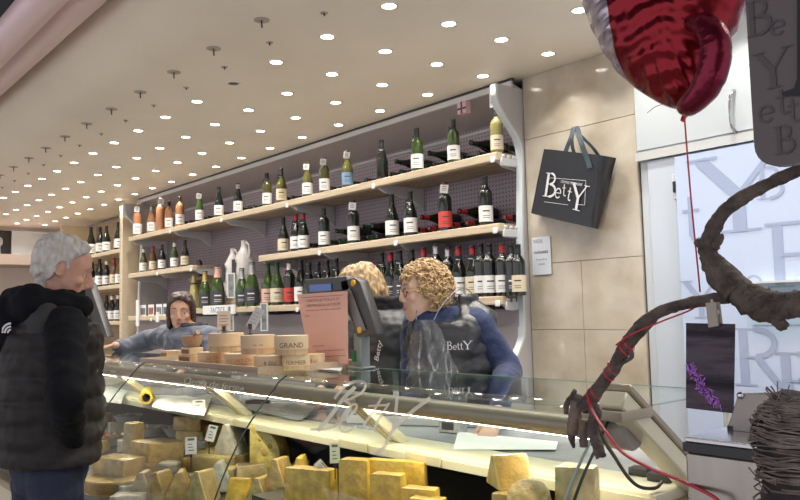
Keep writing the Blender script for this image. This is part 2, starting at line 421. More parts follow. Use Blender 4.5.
for c in (0, .5):
    for r in range(-1, 18):
        x = X0-(r+(-.5 if c else 0))*SX; y = Y0+c*SY
        if c and x > -2.1: continue
        o = thing('ceiling_nozzle', ('small metal ceiling nozzle with a short stem, %s from the balloon end of its row' % ORD[r+1]) if c == 0 else ('tiny stub fitting between nozzles and lit spotlights, %s from the balloon end' % ORD[r+1]), 'nozzle', (x, y, CZ), 0,
                  'nozzles near the ceiling lip' if c == 0 else 'stub fittings in the ceiling')
        p = obj('plate', sock_me, None, o); s = obj('stem', stem_me, None, o)
        if c: p.scale = (.5, .5, .6); s.scale = (1, 1, .4)

# ------------------------------------------------------------------ shelving
S1, S2, S3 = CAMZ+.835, CAMZ+.452, CAMZ+.064
SY0, SY1 = 3.05, 3.46
XL, XR = -8.02, -2.80
rack = thing('shelf_unit', 'tall grey perforated shelving back with curved white side panels and sloped canopy', 'shelving')
mpeg = D.materials.new('perforated_panel'); mpeg.use_nodes = True
nt = mpeg.node_tree; N = nt.nodes; L = nt.links; p = N['Principled BSDF']; p.inputs['Roughness'].default_value = .45
tc = N.new('ShaderNodeTexCoord'); sp = N.new('ShaderNodeSeparateXYZ'); L.new(tc.outputs['Object'], sp.inputs[0])
def mth(op, a, b=None):
    m = N.new('ShaderNodeMath'); m.operation = op
    for i, v in enumerate((a, b)):
        if v is None: continue
        if isinstance(v, (int, float)): m.inputs[i].default_value = v
        else: L.new(v, m.inputs[i])
    return m.outputs[0]
fx = mth('SUBTRACT', mth('FRACT', mth('MULTIPLY', sp.outputs[0], 38)), .5); fz = mth('SUBTRACT', mth('FRACT', mth('MULTIPLY', sp.outputs[2], 38)), .5)
dd = mth('LESS_THAN', mth('ADD', mth('MULTIPLY', fx, fx), mth('MULTIPLY', fz, fz)), .035)
mx = N.new('ShaderNodeMix'); mx.data_type = 'RGBA'; L.new(dd, mx.inputs[0]); mx.inputs[6].default_value = (.38, .33, .38, 1); mx.inputs[7].default_value = (.06, .05, .06, 1)
L.new(mx.outputs[2], p.inputs['Base Color'])
for i in range(5):
    a, b = XL+(XR-XL)*i/5, XL+(XR-XL)*(i+1)/5
    bm = bm_new(); box(bm, a+.002, b-.002, 3.47, 3.49, .5, CAMZ+1.14); obj('back_panel', bm, mpeg, rack, smooth=False)
bm = bm_new(); box(bm, XL, XR, 3.458, 3.47, CAMZ+1.085, CAMZ+1.10); obj('rail', bm, M_metalw, rack)
bm = bm_new(); poly3(bm, [(XL, 3.165, CAMZ+1.205), (XL, 3.165, CAMZ+1.22), (XL, 3.47, CAMZ+1.135), (XL, 3.47, CAMZ+1.12)], (XR-XL+.03, 0, 0)); obj('canopy', bm, M_grey, rack, smooth=False)
bm = bm_new(); box(bm, XL, XR+.03, 3.150, 3.166, CAMZ+1.200, CAMZ+1.232); obj('canopy_lip', bm, M_metalw, rack)
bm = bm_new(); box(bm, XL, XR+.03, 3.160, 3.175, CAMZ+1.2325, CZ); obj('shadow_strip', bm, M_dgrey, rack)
bm = bm_new(); box(bm, XL, XR+.02, 3.16, 3.2, .2, S3-.07); obj('lower_panel', bm, M_grey, rack, label='plain grey lower panel')
side = smooth_path([(0, 3.02, 1.19), (0, 3.018, 1.11), (0, 3.06, 1.045), (0, 3.13, .97), (0, 3.185, .90), (0, 3.205, .80), (0, 3.19, .5), (0, 3.175, .2), (0, 3.17, -.1), (0, 3.16, -.17), (0, 3.10, -.26), (0, 3.03, -.36), (0, 3.0, -.46), (0, 2.99, -.8)], 3)
for x in (-2.785, -8.06):
    pts = [(x, p.y, p.z+CAMZ) for p in side]+[(x, 3.5, .4), (x, 3.5, CAMZ+1.2)]
    bm = bm_new(); poly3(bm, pts, (.03, 0, 0)); obj('side_panel', bm, mat('side_panel_grey', (.46, .45, .45), .4), rack, smooth=False, label='curved light grey side panel')
    bm = bm_new(); loft(bm, [[Vector((x-.006, p.y-.010, p.z+CAMZ)), Vector((x+.036, p.y-.010, p.z+CAMZ)), Vector((x+.036, p.y+.006, p.z+CAMZ)), Vector((x-.006, p.y+.006, p.z+CAMZ))] for p in side])
    obj('side_edging', bm, M_white, rack, label='white edging strip')
def shelf(name, x0, x1, top, label):
    t = thing('wooden_shelf', label, 'shelf')
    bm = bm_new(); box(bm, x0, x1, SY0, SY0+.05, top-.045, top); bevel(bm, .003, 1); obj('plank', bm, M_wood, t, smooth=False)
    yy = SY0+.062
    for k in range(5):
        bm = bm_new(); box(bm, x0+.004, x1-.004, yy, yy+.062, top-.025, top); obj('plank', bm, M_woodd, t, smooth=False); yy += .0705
    nb = max(2, int(round((x1-x0)/1.0)))
    for k in range(nb+1):
        x = x0+.02+(x1-x0-.04)*k/nb
        bm = bm_new(); poly3(bm, [(x-.012, SY0+.03, top-.046), (x-.012, SY0+.08, top-.075), (x-.012, SY1-.1, top-.10), (x-.012, SY1+.005, top-.17), (x-.012, SY1+.005, top-.025), (x-.012, SY0+.055, top-.026)], (.02, 0, 0))
        obj('bracket', bm, M_metalw, t, smooth=False)
        if 0 < k:
            bm = bm_new(); box(bm, x-.022, x+.012, SY0-.008, SY0-.001, top-.055, top-.022); bevel(bm, .004, 1); obj('price_clip', bm, M_paper, t)
    return t
shelf('s', XL, XR-.0, S1, 'long pale wooden shelf carrying the topmost row of bottles')
shelf('s', XL, -6.5, S2, 'short pale wooden middle shelf left of the white ceramic jugs')
shelf('s', -5.33, XR, S2, 'long pale wooden middle shelf right of the white ceramic jugs')
shelf('s', -6.75, XR, S3, 'pale wooden lowest shelf behind the three women, with champagne and red wine')
shelf('s', XL, -6.80, CAMZ+.012, 'short low pale shelf with postcards behind the woman in the grey coat')
# notched white end brackets on the right ends
for z in (S1, S2, S3):
    t = tag(D.objects.new('end_bracket', None), 'notched white shelf bracket at the right end of the %s shelf' % {S1: 'top', S2: 'middle', S3: 'lowest'}[z], 'bracket'); COL.objects.link(t)
    bm = bm_new(); box(bm, XR+.003, XR+.016, SY0+.02, SY1, z-.075, z-.03); bevel(bm, .004, 1); obj('rail', bm, M_metalw, t)
    for k in range(9):
        bm = bm_new(); box(bm, XR+.003, XR+.017, SY0+.03+k*.042, SY0+.055+k*.042, z-.03, z-.012); bevel(bm, .004, 1); obj('notch', bm, M_metalw, t)

# left wooden unit past the post
lu = thing('wooden_rack', 'pale wooden wine rack beyond the tall post at the left end of the wall', 'rack')
bm = bm_new(); box(bm, -8.19, -8.12, 3.02, 3.5, 0, CAMZ+1.18); bevel(bm, .004, 1); obj('post', bm, M_wood, lu)
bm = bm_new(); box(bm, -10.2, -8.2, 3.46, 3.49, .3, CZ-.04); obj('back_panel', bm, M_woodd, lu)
LUZ = (CAMZ+.735, CAMZ+.355, CAMZ-.035)
for z in LUZ:
    bm = bm_new(); box(bm, -10.2, -8.19, 3.05, 3.46, z-.04, z); bevel(bm, .003, 1); obj('plank', bm, M_wood, lu)
bm = bm_new(); box(bm, -10.25, -10.2, 3.02, 3.5, 0, CAMZ+1.18); obj('post', bm, M_wood, lu)

# ------------------------------------------------------------------ bottles
PROF = {
 'bordeaux': [(.001, .004), (.03, 0), (.037, .006), (.0375, .19), (.035, .205), (.025, .222), (.0155, .238), (.0145, .285), (.0165, .288), (.0165, .298), (.001, .30)],
 'burgundy': [(.001, .004), (.033, 0), (.0405, .006), (.041, .13), (.038, .155), (.030, .185), (.020, .22), (.0155, .25), (.0145, .285), (.0165, .288), (.0165, .298), (.001, .30)],
 'champagne': [(.001, .004), (.036, 0), (.044, .008), (.044, .12), (.041, .15), (.032, .185), (.021, .22), (.016, .25), (.0155, .275), (.019, .28), (.019, .298), (.001, .30)],
 'flute': [(.001, .004), (.03, 0), (.036, .006), (.036, .11), (.033, .145), (.025, .19), (.018, .23), (.0145, .26), (.0135, .288), (.0155, .29), (.0155, .298), (.001, .30)],
}
def rad_at(kind, z):
    P = PROF[kind][1:]
    for (r0, z0), (r1, z1) in zip(P, P[1:]):
        if z0 <= z <= z1 and z1 > z0: return r0+(r1-r0)*(z-z0)/(z1-z0)
    return P[-1][0]
GLASS = {
 'black': mat('bottle_black_green', (.006, .009, .007), .08, coat=.6, coatr=.03),
 'green': mat('bottle_green', (.03, .06, .012), .08, coat=.6, coatr=.03),
 'olive': mat('bottle_olive', (.075, .07, .018), .08, coat=.6, coatr=.03),
 'rose': mat('bottle_rose', (.33, .145, .065), .08, coat=.8, coatr=.03),
 'brown': mat('bottle_brown', (.10, .045, .018), .1, coat=.6, coatr=.03),
 'clear': mat('bottle_pale_gold', (.20, .18, .06), .08, coat=.8, coatr=.03),
 'silver': mat('bottle_grey_sleeve', (.33, .33, .34), .3, metal=.6),
}
CAPS = {'black': M_black, 'red': mat('red_foil', (.28, .015, .02), .35), 'gold': M_gold, 'white': mat('cream_foil', (.62, .58, .50), .4),
        'pink': mat('pink_foil', (.66, .36, .30), .35), 'silver': mat('silver_foil', (.5, .5, .5), .3, metal=.8), 'green': mat('green_foil', (.02, .07, .03), .35)}
LABS = {'white': mat('label_white', (.74, .74, .72), .6), 'cream': mat('label_cream', (.66, .58, .42), .6), 'red': mat('label_red', (.55, .06, .05), .6),
        'pink': mat('label_pink', (.66, .42, .34), .6), 'dark': mat('label_dark', (.05, .05, .06), .5), 'blue': mat('label_blue', (.18, .30, .45), .5)}
bcache = {}
def bmesh_body(kind, g):
    k = ('b', kind, g)
    if k not in bcache:
        bm = bm_new(); lathe(bm, PROF[kind], 16); bcache[k] = mesh_of('glass_body', bm, GLASS[g])
    return bcache[k]
def bmesh_cap(kind, c):
    k = ('c', kind, c)
    if k not in bcache:
        z0 = .215 if kind == 'champagne' else .245
        bm = bm_new(); zz = [z0, z0+.02, .27, .286, .2875, .299]
        lathe(bm, [(rad_at(kind, z)+.0008, z) for z in zz]+[(.001, .3012)], 14); bcache[k] = mesh_of('capsule', bm, CAPS[c])
    return bcache[k]
def bmesh_lab(kind, l, z0, z1, span=200):
    k = ('l', kind, l, z0, z1, span)
    if k not in bcache:
        bm = bm_new(); n = 12; rings = []
        for z in (z0, (z0+z1)/2, z1):
            r = rad_at(kind, z)+.0009
            rings.append([Vector((r*math.cos(math.radians(-90-span/2+span*i/n)), r*math.sin(math.radians(-90-span/2+span*i/n)), z)) for i in range(n+1)])
        loft(bm, rings, False, 0, close=False)
        r = rad_at(kind, z0)+.0014; zc = z0+(z1-z0)*.62      # printed lines
        for q, hh in ((.62, .008), (.35, .003), (.22, .003)):
            za = z0+(z1-z0)*q
            ring = [[Vector((r*math.cos(math.radians(-90-28+56*i/4)), r*math.sin(math.radians(-90-28+56*i/4)), z)) for i in range(5)] for z in (za, za+hh)]
            loft(bm, ring, False, 1, close=False)
        bcache[k] = mesh_of('label', bm, [LABS[l], M_ink if l != 'dark' else LABS['white']])
    return bcache[k]
def neck_tag_mesh(kind):
    k = ('n', kind)
    if k not in bcache:
        bm = bm_new(); M = Matrix.Translation((-.004, -.026, .245)) @ Matrix.Rotation(.28, 4, 'X') @ Matrix.Rotation(.12, 4, 'Y')
        w_, h_ = (.020, .055) if kind == 'slate' else (.022, .028)
        z_ = -.05 if kind == 'slate' else .012
        box(bm, -w_, w_, -.001, .001, -h_+z_, h_*.8+z_, M)
        for i in range(3): box(bm, -w_*.6, w_*.5, -.0018, -.001, z_-h_*.4+i*h_*.4, z_-h_*.3+i*h_*.4, M, 1)
        bcache[k] = mesh_of('neck_tag', bm, [mat('slate_tag', (.035, .04, .045), .5) if kind == 'slate' else M_paper, LABS['white'] if kind == 'slate' else M_ink], False)
    return bcache[k]
COLN = {'black': 'near-black', 'green': 'green', 'olive': 'olive', 'rose': 'rosé', 'brown': 'brown', 'clear': 'pale golden', 'silver': 'grey-sleeved'}
def bottle(x, y, z, kind='burgundy', g='black', cap='black', lab='white', tagk=None, h=.30, label='', group=None, rot=0.0, lie=None, lz=(.022, .118), wide=1.12):
    o = thing('wine_bottle', label, 'bottle', (x, y, z), rot, group)
    obj('glass_body', bmesh_body(kind, g), None, o)
    if cap: obj('capsule', bmesh_cap(kind, cap), None, o)
    if lab: obj('label', bmesh_lab(kind, lab, *lz), None, o)
    if tagk: obj('neck_tag', neck_tag_mesh(tagk), None, o)
    s = h/.30; o.scale = (s*wide, s*wide, s)
    if lie: o.rotation_euler = lie
    return o
def row(shelfname, ztop, lst, Y=3.098, group=None, scale=1.0):
    for i, e in enumerate(lst):
        px, ytop, kind, g, cap, lab = e[:6]; tagk = e[6] if len(e) > 6 else None; ex = e[7] if len(e) > 7 else {}
        d = ray(px, ytop+20); yy = Y+ex.get('dy', 0)
        p = at(px, ytop+25, yy); tz = at(px, ytop, yy).z
        h = min(.36, max(.25, tz-ztop))
        desc = '%s bottle%s%s, %s from left on the %s' % (COLN[g], (', %s label' % lab) if lab else '', {'paper': ', white neck tag', 'slate': ', slate neck tag', None: ''}[tagk], ORD[i], shelfname)
        rr = math.atan2(-p.x, p.y)
        bottle(p.x, yy, ztop, kind, g, cap, lab, tagk, h, desc, group, rot=math.atan2(yy, p.x)+PI/2+PI+random.uniform(-.25, .25) if False else math.atan2(-p.y, -p.x)+PI/2+random.uniform(-.2, .2))
b_, c_, f_, u_ = 'burgundy', 'champagne', 'flute', 'bordeaux'
row('top shelf', S1, [
 (137.5, 205, u_, 'rose', 'white', 'white', 'paper'), (151.5, 206, b_, 'rose', 'silver', 'white'), (161, 197, u_, 'rose', 'white', None, 'paper'),
 (169, 201, u_, 'rose', 'black', 'white'), (180, 196, u_, 'rose', 'black', 'white'), (199.5, 192, f_, 'green', 'black', 'white', 'paper'),
 (219, 187, b_, 'black', 'black', 'white'), (238, 184, b_, 'black', 'silver', 'white'), (267, 173, u_, 'olive', 'black', 'white', 'slate'),
 (281.5, 168, b_, 'olive', 'black', 'cream', 'slate'), (307.5, 162, b_, 'olive', 'black', 'white', 'paper'), (324.5, 157, u_, 'olive', 'black', 'white', 'paper'),
 (347.5, 150, b_, 'olive', 'black', 'blue', 'paper'), (382, 140, b_, 'black', 'black', None, 'slate'), (417, 128, u_, 'green', 'black', 'white', 'slate'),
 (453.5, 119, u_, 'green', 'black', 'white', 'slate'), (497, 121, u_, 'clear', 'black', 'cream')], group='upright bottles on the top shelf')
row('left middle shelf', S2, [
 (143.5, 249, b_, 'olive', 'white', 'white'), (153, 249, b_, 'brown', 'red', 'cream'), (162, 246, b_, 'black', 'black', 'white', 'slate'),
 (174.5, 245, b_, 'green', 'white', 'white'), (185, 242, b_, 'black', 'black', 'cream')], group='upright bottles on the left middle shelf')
row('right middle shelf', S2, [
 (283.5, 217, b_, 'black', 'black', 'cream'), (296, 214, b_, 'black', 'red', 'white', 'slate'), (303.5, 213, b_, 'black', 'red', 'white', 'slate'),
 (324, 207, u_, 'black', 'black', 'white', 'slate'), (353.5, 200, u_, 'black', 'black', 'white', 'paper'), (392, 194, b_, 'black', 'black', 'white'),
 (410.5, 191, b_, 'black', 'black', 'white', 'slate'), (445, 182, u_, 'black', 'red', 'red', 'paper'), (485.5, 176, u_, 'black', 'black', 'white')], group='upright bottles on the right middle shelf')
row('lowest shelf', S3, [
 (205, 271, c_, 'green', 'gold', 'dark'), (217.5, 260, c_, 'green', 'pink', 'dark'), (242, 268, c_, 'green', 'silver', 'dark'),
 (252, 262, c_, 'green', 'silver', 'dark'), (268, 263, b_, 'green', 'green', 'pink'), (277, 262, b_, 'green', 'green', 'cream'), (289.5, 262, u_, 'black', 'white', 'red', 'slate'),
 (301, 260, b_, 'black', 'black', 'white'), (309, 263, c_, 'black', 'black', 'dark', 'slate'), (318, 262, c_, 'black', 'black', 'dark', 'slate'), (327, 260, c_, 'black', 'black', 'dark', 'slate'), (336, 258, c_, 'black', 'black', 'dark', 'slate'),
 (382, 252, b_, 'black', 'black', 'white', 'slate'), (391, 252, b_, 'black', 'red', 'dark'), (400, 250, b_, 'black', 'black', 'dark', 'slate'), (412, 249, b_, 'black', 'black', 'white'), (424, 247, b_, 'black', 'red', 'dark'),
 (436.5, 244, u_, 'black', 'silver', 'dark'), (448.5, 247, u_, 'black', 'silver', 'dark'), (459, 246, b_, 'black', 'red', 'white', 'slate'), (473, 245, b_, 'black', 'red', 'cream', 'slate'),
 (481, 243, u_, 'black', 'black', 'white', 'slate'), (489.5, 243, u_, 'black', 'black', 'white'), (502.5, 243, u_, 'black', 'red', 'white'), (512, 244, u_, 'black', 'black', 'dark'), (518.5, 244, u_, 'black', 'black', 'cream')], group='upright bottles on the lowest shelf')
names = ('top', 'middle', 'bottom')
for li, (z, lst) in enumerate(zip(LUZ, (
  ((91, 227, 'black', 'black', 'white'), (100, 227, 'black', 'black', 'white'), (106.5, 226, 'black', 'black', 'white'), (118.5, 222, 'black', 'black', 'white')),
  ((92, 262, 'black', 'black', 'white'), (99.5, 259, 'black', 'black', 'white'), (106.5, 260, 'black', 'white', 'white'), (114, 258, 'brown', 'red', 'cream'), (119.5, 258, 'brown', 'black', 'white')),
  ((92, 298, 'black', 'black', 'white'), (99.5, 297, 'black', 'black', 'cream'), (106.5, 295, 'black', 'black', 'white'), (112, 295, 'black', 'white', 'white'), (118, 294, 'black', 'white', 'white'))))):
    row('wooden rack, %s board' % names[li], z, [(a[0], a[1], b_, a[2], a[3], a[4]) for a in lst], group='bottles in the wooden rack')
# bottles lying on the shelves behind the upright ones, necks to the front
def lying(shelfname, z, px0, px1, caps, glassc='black', layers=2):
    a, b = at(px0, 200, 3.2).x, at(px1, 200, 3.2).x
    n = max(1, int(abs(b-a)/.085)); where = 'between' 
    for l in range(layers):
        lying.c.setdefault(shelfname, 0)
        for k in range(n-l):
            x = a+(b-a)*(k+.5+.5*l)/n; cp = caps[(k+l) % len(caps)]; lying.c[shelfname] += 1
            bottle(x, 3.455, z+.042+l*.073, 'burgundy', glassc, cp, None, None, .30, '%s-capped bottle lying on the %s, %s from left among those lying' % (cp, shelfname, ORD[lying.c[shelfname]-1]),
                   'bottles lying down on the %s' % shelfname, lie=(PI/2+.0, 0, random.uniform(-.06, .06)), wide=.97)
lying.c = {}
for a in ((186, 196), (205, 214), (224, 233), (244, 262), (288, 301), (331, 342), (354, 376), (393, 412), (426, 446), (463, 490), (503, 519)):
    lying('top shelf', S1, a[0], a[1], ['black', 'black', 'green', 'black'], 'black', 1 if a[0] < 380 else 2)
for a in ((310, 319), (331, 348), (360, 386), (417, 438), (452, 478), (498, 519)):
    lying('middle shelf', S2, a[0], a[1], ['black', 'green'] if a[0] < 400 else ['red', 'red', 'gold'], 'black', 2)

# jugs, dark wooden duck, crates, cone bottle, hanging tags
def jug(px, py, ytop, label):
    p = at(px, py-20, 3.2); h = at(px, ytop, 3.2).z-(S3+.09)
    o = thing('ceramic_jug', label, 'jug', (p.x, 3.2, S3+.09)); s = h/.4
    bm = bm_new(); lathe(bm, [(.001, .003), (.05, 0), (.075, .01), (.10, .10), (.105, .18), (.085, .27), (.045, .33), (.03, .355), (.028, .385), (.034, .395), (.001, .40)], 20); obj('body', bm, mat('jug_white', (.62, .58, .56), .35), o)
    bm = bm_new(); tube(bm, smooth_path([(.03, 0, .38), (.075, 0, .36), (.09, 0, .30), (.08, 0, .27)], 4), .009, 8); obj('handle', bm, MATS['jug_white'], o)
    bm = bm_new(); box(bm, -.03, .03, -.112, -.108, .12, .26); obj('slate_plate', bm, MATS['slate_tag'], o, smooth=False)
    o.scale = (s*.8, s*.8, s); return o
cr = thing('bottle_crate', 'pale wooden crate on the lowest shelf holding the ceramic jugs and champagne', 'crate', (at(232, 290, 3.2).x, 3.2, S3))
for i in range(3):
    bm = bm_new(); box(bm, -.62, .62, -.02, -.008, .004+i*.03, .030+i*.03); obj('slat', bm, M_wood, cr, smooth=False)
for x in (-.62, 0, .6):
    bm = bm_new(); box(bm, x, x+.015, -.008, .22, 0, .088); obj('divider', bm, M_wood, cr, smooth=False)
bm = bm_new(); box(bm, -.62, .62, .0, .2, .078, .09); obj('lid', bm, M_wood, cr, smooth=False)
jug(244.5, 268, 240, 'larger white ceramic jug with a slate plate, in the gap of the middle shelf')
jug(233, 270, 248, 'smaller white ceramic jug left of the larger jug')
p = at(205, 268, 3.3)
dk = thing('wooden_duck', 'dark carved duck figure sitting in the gap left of the jugs', 'figure', (p.x, 3.3, S3+.33-.04))
bm = bm_new(); ellipsoid(bm, (0, 0, .06), (.13, .06, .05)); capsule(bm, (-.10, 0, .08), (-.12, 0, .15), .03, .028); capsule(bm, (-.12, 0, .155), (-.16, 0, .15), .018, .008)
me = setm(remeshed(bm, .008), mat('dark_carved', (.05, .03, .03), .5)); obj('body', me, None, dk)
bm = bm_new(); box(bm, -.16, .2, -.1, .12, -.02, 0); obj('base', bm, M_woodd, dk)
for x in (-.15, .17):
    bm = bm_new(); box(bm, x, x+.02, -.08, .12, -.29, -.02); obj('foot', bm, M_woodd, dk)
p = at(194, 300, 3.12)
cb = thing('cone_bottle', 'gold foil wrapped bottle leaning beside the champagne bottles', 'bottle', (p.x, 3.12, S3))
bm = bm_new(); lathe(bm, [(.001, .002), (.045, 0), (.055, .02), (.05, .1), (.032, .2), (.02, .27), (.022, .30), (.001, .31)], 14); obj('body', bm, mat('crumpled_gold', (.50, .44, .18), .3, metal=.5, bump=.6, bscale=40), cb)
bm = bm_new(); tube(bm, [(0, 0, .22), (0, 0, .235)], .034, 12); obj('ribbon', bm, MATS['label_dark'], cb)
# price tag and security box hanging under the canopy
for px, py, nm, lb, mt in ((493.6, 99, 'hanging_price_card', 'white price card hanging above the golden bottle at the right end', M_paper), (464, 108, 'hanging_box', 'small pink and white box hanging under the grey canopy', mat('pink_box', (.62, .40, .42), .5))):
    p = at(px, py, 3.15)
    o = thing(nm, lb, 'card' if 'card' in nm else 'box', (p.x, 3.15, p.z))
    bm = bm_new()
    if 'card' in nm: box(bm, -.03, .03, -.0015, .0015, -.045, .045); box(bm, -.02, .02, -.003, -.0015, -.02, -.012, None, 1); box(bm, -.02, .02, -.003, -.0015, .0, .012, None, 1)
    else: box(bm, -.035, .035, -.02, .02, -.035, .035); box(bm, -.035, .035, -.0215, -.02, -.012, -.0, None, 1); box(bm, -.006, .006, -.0225, -.02, -.035, .035, None, 1)
    obj('card' if 'card' in nm else 'body', bm, [mt, M_ink if 'card' in nm else M_dgrey], o, smooth=False)
    bm = bm_new(); tube(bm, [(0, 0, .03), (0, 0, CAMZ+1.178-p.z)], .002, 5); obj('string', bm, M_metalw, o)

# postcards by the left end of the low shelf
zc = CAMZ+.012
for i, (px, c) in enumerate(((143, (.25, .28, .34)), (151, (.45, .18, .14)), (159, (.30, .30, .28)), (166, (.14, .2, .3)))):
    p = at(px, 306, 3.08)
    o = thing('postcard', '%s postcard with white border standing on the low left shelf' % ('bluish grey', 'reddish', 'olive grey', 'dark blue')[i], 'postcard', (p.x, 3.08, zc), group='postcards on the low left shelf')
    bm = bm_new(); box(bm, -.068, .068, 0, .004, 0, .11); box(bm, -.055, .055, -.002, 0, .012, .08, None, 1); obj('card', bm, [M_paper, mat('postcard_%s' % 'abcd'[i], c, .4, var=.6, scale=30)], o, smooth=False)
for i, (px, y0, y1) in enumerate(((137, 300, 326), (157, 312, 322))):
    a, b = at(px, y0, 3.035), at(px, y1, 3.035)
    o = thing('paper_strip', ('long white price strip hanging from the low left shelf', 'short white price strip hanging from the low left shelf')[i], 'price strip', (a.x, 3.035, b.z))
    bm = bm_new(); box(bm, -.03, .03, 0, .012, 0, a.z-b.z); obj('strip', bm, M_paper, o, smooth=False)

# things at the far left wall
fa = thing('wall_screen', 'black framed screen on the far left wall showing a pale wine glass', 'screen', (-11.29, 2.2, CAMZ+.83))
bm = bm_new(); box(bm, 0, .05, -.4, .49, 0, .36); obj('frame', bm, M_black, fa, smooth=False)
bm = bm_new(); tube(bm, [(.055, .36, .04), (.055, .36, .16)], .008, 6); lathe_b = [(.0, 0)]; ellipsoid(bm, (.055, .36, .21), (.008, .035, .06)); obj('picture', bm, mat('picture_pale', (.4, .42, .45), .4), fa)
fb = thing('white_cabinet', 'plain white panel on the far left wall beside the screen', 'panel', (-11.29, 2.70, CAMZ+.84))
bm = bm_new(); box(bm, 0, .05, 0, .62, 0, .36); bevel(bm, .005, 1); obj('board', bm, M_white, fb)
bm = bm_new(); box(bm, -11.3, -10.6, -1, 3.46, CAMZ+.70, CAMZ+.83); struct('trim_4', bm, mat('soffit_brown', (.42, .33, .28), .5))

# ------------------------------------------------------------------ counter
CX0, CX1 = -6.6, -1.0
GT = CAMZ-.235
LZ = CAMZ-.43
ctr = thing('cheese_counter', 'long refrigerated cheese counter with ivory ledge and slanted struts', 'counter')
bm = bm_new(); box(bm, CX0, CX1, 1.745, 2.13, LZ-.03, LZ-.001); bevel(bm, .003, 1); obj('worktop', bm, M_marble, ctr, label='grey marble inner worktop', smooth=False)
bm = bm_new(); box(bm, CX0, CX1, 1.575, 1.744, LZ-.024, LZ+.004); bevel(bm, .006, 2); ledge = obj('ledge', bm, M_ivory, ctr, label='ivory ledge')
bm = bm_new(); box(bm, CX0, CX1, 1.565, 1.5745, LZ-.028, LZ-.004); obj('price_rail', bm, M_ivory, ledge)
k = 0
for x in (-4.6, -3.9, -3.3, -2.95, -2.2, -1.85):
    bm = bm_new(); box(bm, x, x+.16, 1.558, 1.5645, LZ-.027, LZ+.002); bevel(bm, .002, 1); obj('ticket_holder', bm, mat('clear_holder', (.55, .50, .34), .2), ledge)
bm = bm_new(); box(bm, CX0, CX1, 2.08, 2.12, .1, LZ-.031); obj('rear_panel', bm, M_dgrey, ctr)
bm = bm_new(); poly3(bm, [(CX0, 1.17, CAMZ-.76), (CX0, 2.07, CAMZ-.535), (CX0, 2.07, CAMZ-.56), (CX0, 1.17, CAMZ-.785)], (CX1-CX0, 0, 0)); obj('display_deck', bm, M_deck, ctr, smooth=False)
def deckz(y): return CAMZ-.76+(y-1.17)*.25
def deck_hit(px, py):
    d = ray(px, py); t = (CAMZ-.76-1.17*.25-CAMZ)/(d.z-.25*d.y); return d.y*t
bm = bm_new(); box(bm, CX0, CX1, 1.13, 1.18, .12, CAMZ-.88); bevel(bm, .006, 2); obj('front_panel', bm, M_ivory, ctr)
bm = bm_new(); box(bm, CX0, CX1, 1.10, 1.185, CAMZ-.90, CAMZ-.865); bevel(bm, .008, 2); obj('bumper', bm, M_beige, ctr)
bm = bm_new(); box(bm, CX0+.05, CX1-.05, 1.22, 2.05, 0, .12); obj('plinth', bm, M_dgrey, ctr)
# upright + end frame
for x in (CX1-.01, CX0-.03):
    bm = bm_new(); poly3(bm, [(x, 1.14, .12), (x, 1.14, CAMZ-.86), (x, 1.20, CAMZ-.72), (x, 1.5, CAMZ-.60), (x, 1.60, LZ-.02), (x, 2.12, LZ-.0), (x, 2.12, .12)], (.03, 0, 0)); obj('end_panel', bm, M_beige, ctr, smooth=False)
# front lamp profile and its lamp strip
BY, BZ = 1.492, CAMZ-.277
bm = bm_new(); loft(bm, [ell((x, BY, BZ), .032, .026, 18, Vector((0, 1, 0)), Vector((0, 0, 1))) for x in (CX0, CX1-.02)]); bar = obj('lamp_profile', bm, M_beige, ctr, label='rounded beige lamp profile under the glass')
bm = bm_new(); box(bm, CX0+.05, CX1-.05, BY+.002, BY+.016, BZ-.0280, BZ-.0262); obj('lamp_strip', bm, M_strip, bar)
bm = bm_new(); loft(bm, [ell((x, BY, BZ), r, r, 18, Vector((0, 1, 0)), Vector((0, 0, 1))) for x, r in ((CX1-.055, .036), (CX1-.05, .040), (CX1+.002, .040), (CX1+.008, .034))]); obj('end_knob', bm, mat('grey_cap', (.30, .28, .25), .4), bar)
def strut(x, wx=.075, name='strut'):
    a, b = Vector((x, 1.465, CAMZ-.265)), Vector((x, 1.665, LZ)); d = (b-a).normalized(); nn = Vector((0, -d.z, d.y))*.016
    bm = bm_new(); X = Vector((wx/2, 0, 0))
    loft(bm, [[c-X-nn, c+X-nn, c+X+nn, c-X+nn] for c in (a, b)]); bevel(bm, .004, 1); s = obj(name, bm, M_ivory, ctr, label='slanted ivory strut')
    for q in (-wx*.18, wx*.18):
        bm = bm_new(); e = Vector((q, 0, 0)); w2 = Vector((.004, 0, 0)); n2 = nn*1.12
        loft(bm, [[c+e-w2-n2, c+e+w2-n2, c+e+w2-nn*.9, c+e-w2-nn*.9] for c in (a+d*.02, b-d*.02)]); obj('groove', bm, mat('groove', (.42, .37, .24), .5), s)
for x in (-2.0, -3.02, -4.04, -5.06, -6.08): strut(x)
# heavy end strut
a, b = Vector((CX1+.015, 1.405, CAMZ-.195)), Vector((CX1+.015, 1.80, LZ-.06)); d = (b-a).normalized(); nn = Vector((0, -d.z, d.y))
for off, hw, th, mm, lb in ((0, .03, .020, M_ivory, 'ivory end strut'), (.030, .033, .009, M_beige, 'beige end strut')):
    c0, c1 = a+nn*(-off), b+nn*(-off); c0, c1 = a-nn*off*-1, b-nn*off*-1
    bm = bm_new(); X = Vector((hw, 0, 0)); loft(bm, [[c-X-nn*th, c+X-nn*th, c+X+nn*th, c-X+nn*th] for c in (c0, c1)]); bevel(bm, .004, 1); obj('end_strut', bm, mm, ctr, label=lb)
bm = bm_new(); box(bm, CX1-.09, CX1+.05, 1.385, 1.50, GT-.006, GT+.016); bevel(bm, .005, 2); obj('corner_cap', bm, M_beige, ctr)
